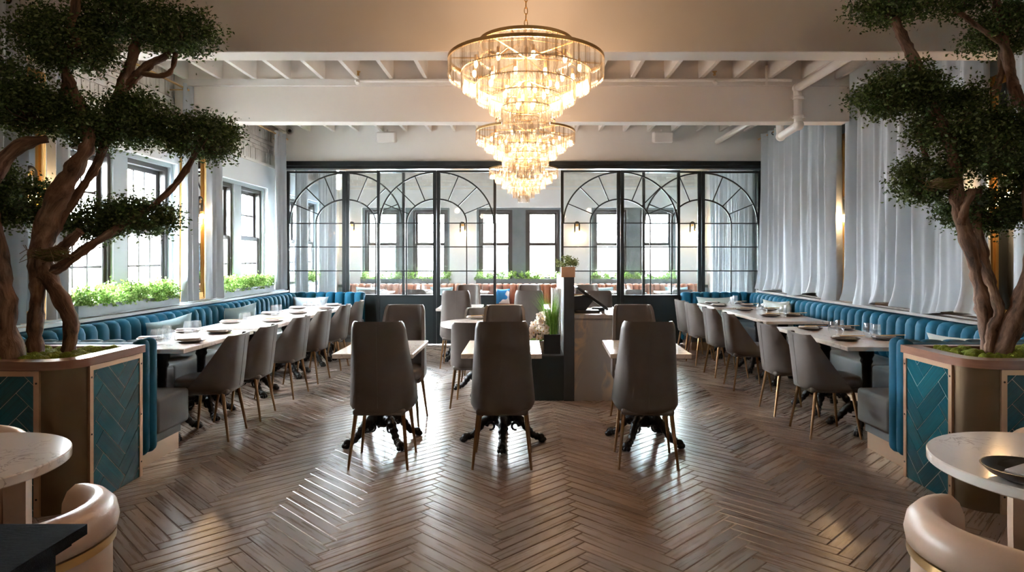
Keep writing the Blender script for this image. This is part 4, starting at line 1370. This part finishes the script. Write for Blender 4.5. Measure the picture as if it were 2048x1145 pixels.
window_box(-WX - .04, -3.94, 5.76, 7.46, .94, .10, 'grey window box of bright boxwood under the window beside the planter tree', 61, 11000)
window_box(-WX - .04, -3.94, 8.56, 10.28, .94, .10, 'grey window box of bright boxwood under the window next to the glass doors', 62, 9000)
window_box(-WX - .04, -3.94, 11.83, 12.5, .94, .10, 'grey window box of bright boxwood under the side window of the back room', 63, 4000)
for i, ((a, c), w) in enumerate(zip(WIN_B, ('first far window, nearest the window wall', 'middle far window', 'far window nearest the curtained wall'))):
    window_box(a, c, BY - .10, BY + .05, .86, .13, 'dark window box of boxwood under the %s' % w, 70 + i, 6500)

# ---- host stand
og = (.46, 7.3, 0)
t = thing('divider_wall', 'slim dark divider panel with pale side between flowers and counter', 'divider', og)
MB().box(.42, .525, 6.66, 6.76, 0, 1.27).build('post', 'post_grey', t, 0, og)
MB().box(.42, .525, 6.76, 8.10, 0, 1.27).build('side_panel', 'post_pale', t, 0, og)
og = (.85, 7.1, 0)
t = thing('host_counter', 'veined stone host counter beside the dark divider panel', 'counter', og)
MB().box(.528, 1.16, 6.68, 7.55, 0, .845).build('body', 'marble_stand', t, 0, og)
MB().box(.526, 1.17, 6.665, 7.57, .845, .885).build('countertop', 'marble_stand', t, 0, og)
og = (.2, 7.0, 0)
t = thing('low_partition', 'low black partition wall in front of the round table', 'partition', og)
MB().box(.09, .418, 6.68, 6.78, 0, .45).build('front_panel', 'black_panel', t, 0, og)
MB().box(.09, .418, 6.78, 7.60, 0, .45).build('body', 'black_panel', t, 0, og)
MB().box(.085, .418, 6.675, 7.605, .45, .465).build('cap', 'post_grey', t, 0, og)
# grass pot
og = (.305, 6.87, .465)
t = thing('grass_pot', 'tall green grass in a glossy black box beside white orchids', 'plant', og)
b = MB(); b.box(-.085, .085, -.085, .085, 0, .20); b.build('pot', 'black_plastic', t, 0)
g = np.random.default_rng(9); Q = []
for k in range(320):
    a = g.uniform(0, 2 * PI); r0 = .07 * math.sqrt(g.uniform()); sp = g.uniform(.03, .19); hh = g.uniform(.30, .56)
    p0 = np.array([r0 * math.cos(a), r0 * math.sin(a), .19]); d = np.array([math.cos(a + g.normal() * .4), math.sin(a + g.normal() * .4), 0])
    prev = p0; wv = np.array([-d[1], d[0], 0]) * .0032
    for j in range(1, 4):
        f = j / 3; sp = min(sp, .03) if d[0] > .1 else sp; q = p0 + d * sp * f * f + np.array([0, 0, hh * (f - .18 * f * f)]); w1 = wv * (1 - f * .95); w0 = wv * (1 - (f - 1 / 3) * .95)
        Q.append([prev - w0, prev + w0, q + w1, q - w1]); prev = q
link('blades', quads_mesh('blades', np.array(Q), 'leaf_grass'), t)['kind'] = 'stuff'
# orchid
og = (.165, 6.88, .465)
t = thing('orchid', 'cluster of white orchids in a small pot on the low black partition', 'flowers', og)
MB().lathe([(.05, 0), (.065, .12), (.055, .12), (.05, .10)], 18).build('pot', 'white_plastic', t, 40)
fm = MB()
for k in range(5):
    a = 2 * PI * k / 5
    M = Matrix.Rotation(a, 4, 'Y') @ Matrix.Translation((0, 0, .02))
    b2 = MB().ball((0, 0, 0), .019, 8, 6, (.85, .14, 1.05)); fm.add([M @ Vector(p) for p in b2.v], b2.f)
flower = fm.mesh('blossom', 'petal', 180)
heart = MB().ball((0, -.006, -.003), .007, 7, 5).mesh('blossom_heart', 'petal_heart', 180)
g2 = random.Random(4)
for q in range(2):
    MB().tube([(0, 0, .1), (.02 - .05 * q, -.01, .24), (.03 - .08 * q, -.03, .36 - .08 * q), (-.05 - .02 * q, -.05, .33 - .1 * q)], .003, 5).build('stem', 'leaf_grass', t, 60)
for k in range(34):
    up = k < 12
    x = g2.uniform(.0, .09) if up else g2.uniform(-.10, .085); z = g2.uniform(.33, .43) if up else g2.uniform(.14, .33)
    o = link('blossom', flower, t, (x, g2.uniform(-.07, .02), z)); o.rotation_euler = (g2.uniform(-.5, .5), g2.uniform(0, 6), g2.uniform(-.9, .9)); link('blossom_heart', heart, o)
for k in range(5):
    a = k * 1.25
    MB().ball((.05 * math.cos(a), .05 * math.sin(a), .14), .05, 8, 5, (1.0 * abs(math.cos(a)) + .3, 1.0 * abs(math.sin(a)) + .3, .18)).build('leaf', 'leaf_grass', t, 180)
# menus leaning on the divider
og = (.37, 7.35, .465)
t = thing('menu_rack', 'stack of tall white menus against the pale divider panel', 'menus', og)
for k in range(7):
    x = -.035 + k * .012
    MB().box(x, x + .008, -.16, .16, .0 + .02, .66 - .004 * (k % 3), Matrix.Rotation(R(0.5 * k - 1), 4, 'Y')).build('menu', 'paper', t, 0)
MB().box(-.05, .045, -.17, .17, 0, .03).build('tray', 'black_plastic', t, 0)
# little shrub in a copper box on the divider
og = (.47, 6.78, 1.27)
t = thing('boxed_shrub', 'small round shrub in a square copper box on top of the divider', 'plant', og)
b = MB(); b.box(-.075, .065, -.11, .05, 0, .105); b.build('box', 'pot_copper', t, 0)
g = np.random.default_rng(12); u = g.normal(size=(46, 3)); u /= np.linalg.norm(u, axis=1)[:, None]; u *= g.uniform(.5, 1, 46)[:, None]
u[:, 2] = np.abs(u[:, 2]); c = np.array([-.01, -.03, .115]) + u * np.array([.12, .11, .11])
cl = c[g.integers(0, 46, 1900)] + g.normal(size=(1900, 3)) * .014
link('foliage', leaves('foliage', cl, .014, 5, 'leaf_shrub', .1, .7), t)['kind'] = 'stuff'
# touch terminal and wooden box on the counter
og = (.70, 7.0, .885)
t = thing('touch_terminal', 'black touchscreen terminal tilted on its stand on the veined counter', 'screen', og)
MB().rbox(-.15, .12, -.10, .12, 0, .022, .008, 2).build('base', 'black_plastic', t, 40)
b = MB(); b.prism([(-.16, .02), (-.03, .02), (.06, .14), (.02, .19), (-.16, .17)], -.05, .05, 'y'); b.build('stand', 'black_plastic', t, 0)
M = Matrix.Translation((.035, 0, .15)) @ Matrix.Rotation(R(36), 4, 'Y')
MB().rbox(-.20, .20, -.15, .15, -.012, .016, .006, 2, M).build('display', 'black_plastic', t, 40)
MB().box(-.185, .185, -.135, .135, .0162, .0175, M).build('screen', 'screen_black', t, 0)
MB().rbox(.02, .16, .0, .10, .0, .035, .01, 2, Matrix.Translation((.04, .14, 0))).build('card_reader', 'black_plastic', t, 40)
og = (.62, 7.35, .885)
t = thing('wooden_box', 'small open wooden box behind the touchscreen terminal', 'box', og)
b = MB()
for (a, c, d, e) in ((-.06, .06, -.06, -.05), (-.06, .06, .05, .06), (-.06, -.05, -.05, .05), (.05, .06, -.05, .05)): b.box(a, c, d, e, 0, .17)
b.box(-.05, .05, -.05, .05, 0, .01); b.build('box', 'wood_box', t, 0)

# ---- tableware
def make_glass():
    t = thing('wine_glass', '', 'glass')
    MB().lathe([(.0, .0), (.024, .0), (.034, .02), (.043, .055), (.042, .085), (.035, .130), (.0330, .130), (.0398, .085), (.0408, .055), (.032, .024), (.02, .010), (.0, .010)], 20, closed=False).build('bowl', 'drink_glass', t, 60)
    return t
GLASS = Proto(make_glass())
def make_plate(m):
    t = thing('plate', '', 'plate')
    MB().lathe([(.0, .0), (.07, .0), (.105, .010), (.118, .020), (.115, .022), (.10, .014), (.07, .007), (.0, .006)], 28, closed=False).build('dish', m, t, 50)
    return t
DARK, CLAY = Proto(make_plate('plate_dark')), Proto(make_plate('plate_clay'))
def make_napkin(m):
    t = thing('napkin', '', 'napkin')
    b = MB(); b.rbox(-.105, .075, -.038, .038, .008, .018, .004, 2); b.build('lower_fold', m, t, 50)
    b = MB(); b.rbox(-.10, .07, -.034, .036, .018, .029, .005, 2, Matrix.Rotation(R(4), 4, 'Z')); b.build('upper_fold', m, t, 50)
    return t
NAP, NAPG = Proto(make_napkin('napkin')), Proto(make_napkin('napkin_grey'))
def make_sticks():
    t = thing('chopsticks', '', 'chopsticks')
    for y in (-.006, .006): MB().tube([(-.115, y, .0), (.115, y * .6, .0)], [.0038, .0025], 6).build('stick', 'bamboo', t, 60)
    return t
STK = Proto(make_sticks())
Z = TH + .0005
def setting(px, py, where, dark, sticks, rz, T=None):
    p = onz(px, py, TH); p.z = Z
    if T:
        tx, mid = T[3], (T[0] + T[1]) / 2
        p.x = min(max(p.x, tx - .21), tx + .21); p.y = min(max(p.y, T[0] + .16), T[1] - .16)
    pos = ''
    if T: pos = '%s-side, %s-end ' % ('bench' if abs(p.x) > abs(tx) else 'chair', 'planter' if p.y < mid else 'door')
    (DARK if dark else CLAY).put(p, 0, '%s %sround plate on %s' % ('dark' if dark else 'brown', pos, where), 'plates on the tables')
    (NAPG if dark and sticks else NAP).put((p.x, p.y, Z + .006), rz, 'folded napkin on the %splate of %s' % (pos, where), 'napkins on the plates')
    if sticks:
        STK.put((p.x + .05, p.y - .02, Z + .041), rz + R(18), 'wooden chopsticks on the %splate of %s' % (pos, where), 'chopsticks on the plates')
def glass(px, py, where, T):
    p = onz(px, py, TH); p.z = Z
    pos = '%s side, %s end' % ('bench' if abs(p.x) > abs(T[3]) else 'chair', 'planter' if p.y < (T[0] + T[1]) / 2 else 'door')
    GLASS.put(p, rnd.uniform(0, 6), 'stemless clear glass, %s, on %s' % (pos, where), 'drinking glasses')
W = ['window table beside the planter', 'second window table from the planter', 'third window table from the planter', 'window table beside the glass doors']
W2 = ['curtain-side table beside the planter', 'middle curtain-side table', 'curtain-side table beside the glass doors']
for px, py in ((382, 685), (437, 667), (345, 664), (300, 681)): setting(px, py, W[0], px > 360, False, R(12), LT[0])
for px, py in ((312, 691), (326, 689), (339, 692), (334, 681), (377, 671), (393, 670)): glass(px, py, W[0], LT[0])
for px, py in ((433, 647), (545, 644)): setting(px, py, W[1], False, True, R(8), LT[1])
for px, py in ((486, 652), (494, 650)): glass(px, py, W[1], LT[1])
for px, py in ((509, 629), (596, 628)): setting(px, py, W[2], False, False, R(5), LT[2])
for px, py in ((548, 632), (557, 631)): glass(px, py, W[2], LT[2])
for px, py in ((575, 618), (656, 619), (601, 609), (678, 609)): setting(px, py, W[3], False, False, R(5), LT[3])
for px, py in ((619, 618), (628, 617), (637, 612), (646, 612)): glass(px, py, W[3], LT[3])
for px, py in ((1620, 660), (1691, 681), (1717, 660), (1785, 680)): setting(px, py, W2[0], True, True, R(-10), RT[0])
for px, py in ((1666, 672), (1679, 669), (1736, 676), (1752, 679)): glass(px, py, W2[0], RT[0])
for px, py in ((1489, 622), (1540, 634), (1620, 633), (1557, 622)): setting(px, py, W2[1], True, True, R(-8), RT[1])
for px, py in ((1519, 630), (1528, 628), (1566, 636), (1574, 633)): glass(px, py, W2[1], RT[1])
for px, py in ((1417, 606), (1438, 613), (1478, 606), (1500, 613)): setting(px, py, W2[2], True, px > 1470, R(-5), RT[2])
for px, py in ((1465, 611), (1470, 609)): glass(px, py, W2[2], RT[2])
setting(952, 638, 'the round table behind the front row', False, True, R(10))

# ---- pillows
def pillow(c, w, h, th, rz, tilt, m, label, cat='pillow', roll=0):
    t = thing('throw_pillow', label, cat, c, rz, None)
    vs = []; fs = []; n = 14
    for sd in (1, -1):
        for j in range(n + 1):
            for i in range(n + 1):
                u, v = -1 + 2 * i / n, -1 + 2 * j / n
                e = (max(0, (1 - u ** 4)) * max(0, (1 - v ** 4))) ** .55
                x = u * w / 2 * (1 - .10 * (1 - v * v)); z = v * h / 2 * (1 - .12 * (1 - u * u) * (1 if v > 0 else .4))
                y = sd * th / 2 * e + .008 * math.sin(7 * u + 3 * v) * e
                vs.append((x, y, z))
    m_ = n + 1; half = m_ * m_
    for j in range(n):
        for i in range(n):
            a = j * m_ + i; fs.append((a, a + m_, a + m_ + 1, a + 1)); a += half; fs.append((a, a + 1, a + m_ + 1, a + m_))
    Mx = Matrix.Translation((0, 0, h / 2)) @ Matrix.Rotation(tilt, 4, 'X') @ Matrix.Rotation(roll, 4, 'Y')
    MB().add([Mx @ Vector(q) for q in vs], fs).build('cover', m, t, 180)
    Mz = [Mx @ Vector((sx * w / 2, 0, sz * h / 2)) for sx, sz in ((-1, -1), (1, -1), (1, 1), (-1, 1))]
    return t
def on_seat(px, Yc, X): return (X, Yc, .462)
pillow((-3.54, 6.50, .465), .48, .42, .19, R(62), R(14), 'pillow_blue', 'pale blue pillow on the window-side banquette nearest the tiled planter', roll=R(-8))
pillow((-3.54, 8.12, .465), .46, .42, .19, R(62), R(14), 'pillow_blue', 'pale blue pillow halfway along the window-side banquette', roll=R(-6))
pillow((-3.42, 10.42, .465), .58, .38, .16, 0, R(-16), 'pillow_grey', 'grey blue oblong pillow on the window-side banquette against the glass doors')
pillow((3.10, 10.42, .465), .62, .38, .16, 0, R(-16), 'pillow_pale', 'pale grey oblong pillow on the far banquette against the glass doors, curtained side')
pillow((3.55, 9.04, .465), .46, .42, .19, R(-62), R(14), 'pillow_pale', 'pale grey pillow halfway along the banquette under the curtains')
pillow((3.50, 5.20, .465), .46, .40, .17, R(-60), R(18), 'pillow_pale', 'pale grey pillow on the curtained-side banquette behind the planter')

# ---- foreground: round tables, tub chairs, black cabinet
table('round_table', 'round white stone table by the window-side planter and beige tub chairs', 'table', -2.06, 2.27, .80, .80, R(30), 0, True)
table('round_table', 'round white stone table with a dark bowl by the curtained-side planter', 'table', 1.90, 2.25, .86, .86, R(20), 0, True)
def make_tub():
    t = thing('tub_chair', '', 'chair')
    def arc(prof, a0=-PI * .5 - R(118), a1=-PI * .5 + R(118), n=36, ex=1.0, drop=0.0):
        """sweep a closed (r, z) profile around the back (towards -y)"""
        vs = []; m = len(prof)
        for k in range(n + 1):
            a = a0 + (a1 - a0) * k / n; off = abs(a + PI / 2) / R(118)
            for r, z in prof:
                zz = z - drop * off ** 2.2 * (1 if z > .45 else 0)
                vs.append((r * math.cos(a), r * math.sin(a) * ex, zz))
        fs = []
        for k in range(n):
            for i in range(m): fs.append((k * m + i, (k + 1) * m + i, (k + 1) * m + (i + 1) % m, k * m + (i + 1) % m))
        fs.append(tuple(range(m))); fs.append(tuple(n * m + i for i in reversed(range(m))))
        return MB().add(vs, fs)
    roll = [(.262, .60), (.345, .60), (.366, .608), (.372, .64), (.364, .68), (.337, .71), (.305, .717), (.275, .70), (.258, .665), (.255, .62)]
    arc(roll, drop=.03).build('back_roll', 'leather_beige', t, 60)
    arc([(.27, .14), (.348, .14), (.352, .30), (.352, .577), (.27, .577)], drop=.03).build('back_shell', 'leather_beige', t, 40)
    arc([(.29, .575), (.364, .575), (.364, .601), (.29, .601)], drop=.03).build('brass_band', 'brass', t, 40)
    b = MB(); b.lathe([(.20, .33), (.262, .34), (.268, .37), (.268, .43), (.255, .46), (.20, .475), (.0, .48)], 32, closed=False); b.build('seat', 'leather_beige', t, 60)
    MB().lathe([(.26, .27), (.26, .335)], 32).build('seat_base', 'leather_beige', t, 40)
    for sx in (-1, 1):
        for sy in (-1, 1):
            MB().box(sx * .215 - .014, sx * .215 + .014, sy * .19 - .014, sy * .19 + .014, 0, .30).build('leg', 'brass', t, 0)
    for sy in (-1, 1): MB().box(-.20, .20, sy * .19 - .01, sy * .19 + .01, .245, .27).build('rail', 'brass', t, 0)
    return t
TUB = Proto(make_tub())
TUB.put((1.53, 1.88, 0), R(-42), 'beige leather tub chair with brass band in front of the curtained-side round table', 'tub chairs')
TUB.put((2.42, 2.66, 0), R(135), 'beige leather tub chair with brass band behind the curtained-side round table', 'tub chairs')
TUB.put((-1.665, 1.98, 0), R(42), 'beige leather tub chair with brass band beside the black cabinet', 'tub chairs')
TUB.put((-2.45, 2.66, 0), R(-135), 'beige leather tub chair with brass band behind the window-side round table', 'tub chairs')
p = onz(2040, 962, TH)
t = thing('bowl', 'wide dark bowl on the curtained-side round table', 'bowl', (p.x + .02, p.y, Z))
MB().lathe([(.0, .0), (.06, .0), (.10, .018), (.125, .042), (.121, .043), (.095, .024), (.058, .008), (.0, .007)], 36, closed=False).build('dish', 'plate_dark', t, 60)
NAPG.put((p.x + .04, p.y, Z + .014), R(25), 'grey napkin folded in the wide dark bowl')
og = (-1.6, 1.0, 0)
t = thing('black_cabinet', 'black stained wood cabinet with moulded top in front of the tub chair', 'cabinet', og)
MB().box(-2.3, -.985, .5, 1.37, .06, .865).build('body', 'black_wood', t, 0, og)
b = MB(); b.box(-2.33, -.945, .47, 1.41, .878, .90); b.box(-2.32, -.965, .48, 1.39, .862, .878); b.build('top', 'black_wood', t, 0, og)
for (a, c) in ((-2.28, -1.66), (-1.63, -1.005)):
    b = MB(); b.box(a, c, 1.37, 1.385, .10, .84); dr = b.build('door', 'black_wood', t, 0, og)
    MB().ball((c - .06 if a < -1.7 else a + .06, 1.395, .5), .014, 8, 6).build('knob', 'brass', dr, 180, og)
b = MB(); b.box(-2.28, -1.0, .52, 1.35, 0, .06); b.build('plinth', 'black_wood', t, 0, og)

# ---- back room seen through the glass doors
tan = channel_mesh(.15, .46, .895, 'leather_tan')
og = (0, 14.1, 0)
t = thing('back_banquette', 'tan leather channel-back banquette along the far wall behind the glass doors', 'banquette', og)
MB().box(-3.9, 3.9, 14.22, 14.39, .1, .85).build('back_frame', 'leather_tan', t, 0, og)
for k in range(52):
    link('channel', tan, t, (-3.825 + .15 * k, 14.23 - og[1], 0), PI)
for k in range(6):
    MB().rbox(-3.9 + 1.3 * k, -3.9 + 1.3 * (k + 1) - .004, 13.68, 14.17, .20, .46, .025, 2).build('seat_cushion', 'leather_tan', t, 60, og)
MB().box(-3.88, 3.88, 13.74, 14.30, 0, .2).build('seat_base', 'black_panel', t, 0, og)
XS = [-3.05, -2.1, -1.05, 1.15, 2.15, 3.1]
NM = ['nearest the window wall', 'second from the window wall', 'third from the window wall', 'third from the curtained wall', 'second from the curtained wall', 'nearest the curtained wall']
for x, w in zip(XS, NM):
    table('square_table', 'white table at the tan banquette behind the glass, %s' % w, 'table', x, 13.42, .68, .70, R(10))
    LOW.put((x + .02, 12.86, 0), R(rnd.uniform(-5, 5)), 'low-back taupe chair at the tan banquette behind the glass, %s' % w, 'side chairs')
    g = 'back room tableware'
    for dx, dy in ((-.07, .05), (.04, .08)):
        GLASS.put((x + dx, 13.42 + dy, Z), 0, 'stemless glass on the back room table %s' % w, 'drinking glasses')
    for dy in (-.2, .2):
        CLAY.put((x + .08, 13.42 + dy, Z), 0, 'brown plate on the %s side of the back room table %s' % ('bench' if dy > 0 else 'chair', w), 'back room plates')
        NAP.put((x + .08, 13.42 + dy, Z + .006), 0, 'folded napkin on the %s side of the back room table %s' % ('bench' if dy > 0 else 'chair', w), 'back room napkins')
mat('pillow_print', (0.02, 0.22, 0.55), 0.8, var=(5, (0.75, 0.77, 0.78), 1.0))
rp = [n for n in MATS['pillow_print'].node_tree.nodes if n.type == 'VALTORGB'][0]; rp.color_ramp.elements[0].position = .52; rp.color_ramp.elements[1].position = .54
pillow((-.46, 13.95, .462), .36, .34, .14, 0, R(-16), 'pillow_print', 'blue and white patterned pillow on the tan banquette')
for x, w in ((-3.35, 'nearest the window wall'), (-1.75, 'between two far windows on the window side'), (1.7, 'behind the veined counter'), (3.3, 'nearest the curtained wall')):
    pillow((x, 13.95, .462), .50, .38, .15, 0, R(-16), 'pillow_blue', 'pale blue pillow on the tan banquette %s' % w)

# ---- ceiling fittings
def pipe(name, label, segs, joints, m='pipe_white'):
    t = thing(name, label, 'pipe', segs[0][0])
    og = segs[0][0]
    for a, c, r in segs: MB().tube([a, c], r, 14).build('pipe_run', m, t, 60, og)
    for c, r in joints: MB().ball(c, r, 14, 9).build('elbow', m, t, 180, og)
    return t
X1 = 3.22
t = pipe('drain_pipe', 'white drain pipe dropping down the face of the second beam', [((X1, 5.36, 3.46), (X1, 7.62, 3.46), .048), ((X1, 7.62, 3.46), (X1, 7.60, 3.02), .048), ((X1, 7.60, 3.02), (X1 + .01, 8.15, 2.99), .048), ((X1 + .01, 8.15, 2.99), (X1 + .02, 8.25, 3.40), .048), ((X1 + .02, 8.25, 3.41), (X1 + .04, 10.90, 3.41), .045)],
     [((X1, 7.62, 3.46), .06), ((X1, 7.60, 3.02), .062), ((X1 + .01, 8.15, 2.99), .06), ((X1 + .02, 8.25, 3.41), .055)])
for z in (3.34, 3.12):
    b = MB(); b.lathe([(.058, z - .018), (.062, z - .012), (.062, z + .012), (.058, z + .018)], 16, (X1, 7.61, 0)); b.box(X1 - .09, X1 + .09, 7.60, 7.62, z - .008, z + .008)
    b.build('clamp', 'pipe_white', t, 40, (X1, 5.36, 3.46))
t = pipe('sprinkler_pipe', 'thin white sprinkler pipe running along the second beam', [((-1.95, 7.62, 3.545), (3.15, 7.62, 3.555), .021)], [((-1.95, 7.62, 3.545), .026)])
og = (-1.95, 7.62, 3.545)
for x in (-1.93, 2.24):
    b = MB(); b.tube([(x, 7.62, 3.545), (x, 7.56, 3.50)], .022, 10); b.build('fitting', 'pipe_white', t, 60, og)
    b = MB(); b.lathe([(.012, 3.60), (.02, 3.61), (.012, 3.63), (.03, 3.645), (.03, 3.65)], 10, (x, 7.60, 0)); b.build('sprinkler_head', 'brass', t, 40, og)
for x in (-.6, .55, 2.85):
    MB().box(x - .012, x + .012, 7.60, 7.615, 3.50, 3.72).build('hanger', 'pipe_white', t, 0, og)
for x, l in ((-2.25, 'window side'), (2.30, 'curtained side')):
    t = thing('loudspeaker', 'white box loudspeaker hung above the glass doors, %s' % l, 'speaker', (x, PY - .22, 3.28)); og = t.location[:]
    M = Matrix.Translation((x, PY - .22, 3.46)) @ Matrix.Rotation(R(12), 4, 'X')
    MB().rbox(-.16, .16, -.10, .09, -.095, .085, .03, 3, M).build('cabinet', 'white_plastic', t, 50, og)
    MB().rbox(-.145, .145, -.108, -.10, -.08, .07, .003, 1, M).build('grille', 'white_plastic', t, 40, og)
    MB().tube([(x, PY - .2, 3.52), (x, PY - .2, 3.585)], .018, 10).build('bracket', 'white_plastic', t, 60, og)
c = P(580, 262, PY - .09)
t = thing('security_camera', 'small white dome camera in the ceiling corner by the windows', 'camera', c)
MB().lathe([(.0, -.04), (.05, -.035), (.06, 0), (.06, .03)], 16, M=Matrix.Rotation(R(90), 4, 'X'), closed=False).build('housing', 'white_plastic', t, 60)
MB().ball((0, -.01, 0), .028, 12, 8).build('lens', 'black_plastic', t, 180)
# out-of-view pendants: one inferred from a glint on its table, three added as fill
for i, (x, y) in enumerate(((-2.0, 2.1), (2.0, 2.1), (-1.4, -.6), (1.4, -.6))):
    t = thing('pendant_fill_lamp', 'brass pendant globe lamp over %s' % ('the window-side round table, added as unseen fill light', 'the curtained-side round table', 'the floor behind the camera, window side, added fill light', 'the floor behind the camera, curtained side, added fill light')[i], 'lamp', (x, y, 2.9))
    MB().tube([(0, 0, .06), (0, 0, .96)], .005, 6).build('stem', 'brass', t, 60)
    MB().lathe([(.03, .06), (.05, .05), (.05, .03)], 14).build('cap', 'brass', t, 40)
    MB().ball((0, 0, 0), .07, 18, 12).build('globe', 'pendant_fill_globe', t, 180)
    d = bpy.data.lights.new('pendant_fill_light', 'POINT'); d.energy = 6.5; d.color = (1, .72, .45); d.shadow_soft_size = .075
    l = bpy.data.objects.new('pendant_fill_light', d); COL.objects.link(l); l.parent = t; l.location = (0, 0, -.02)
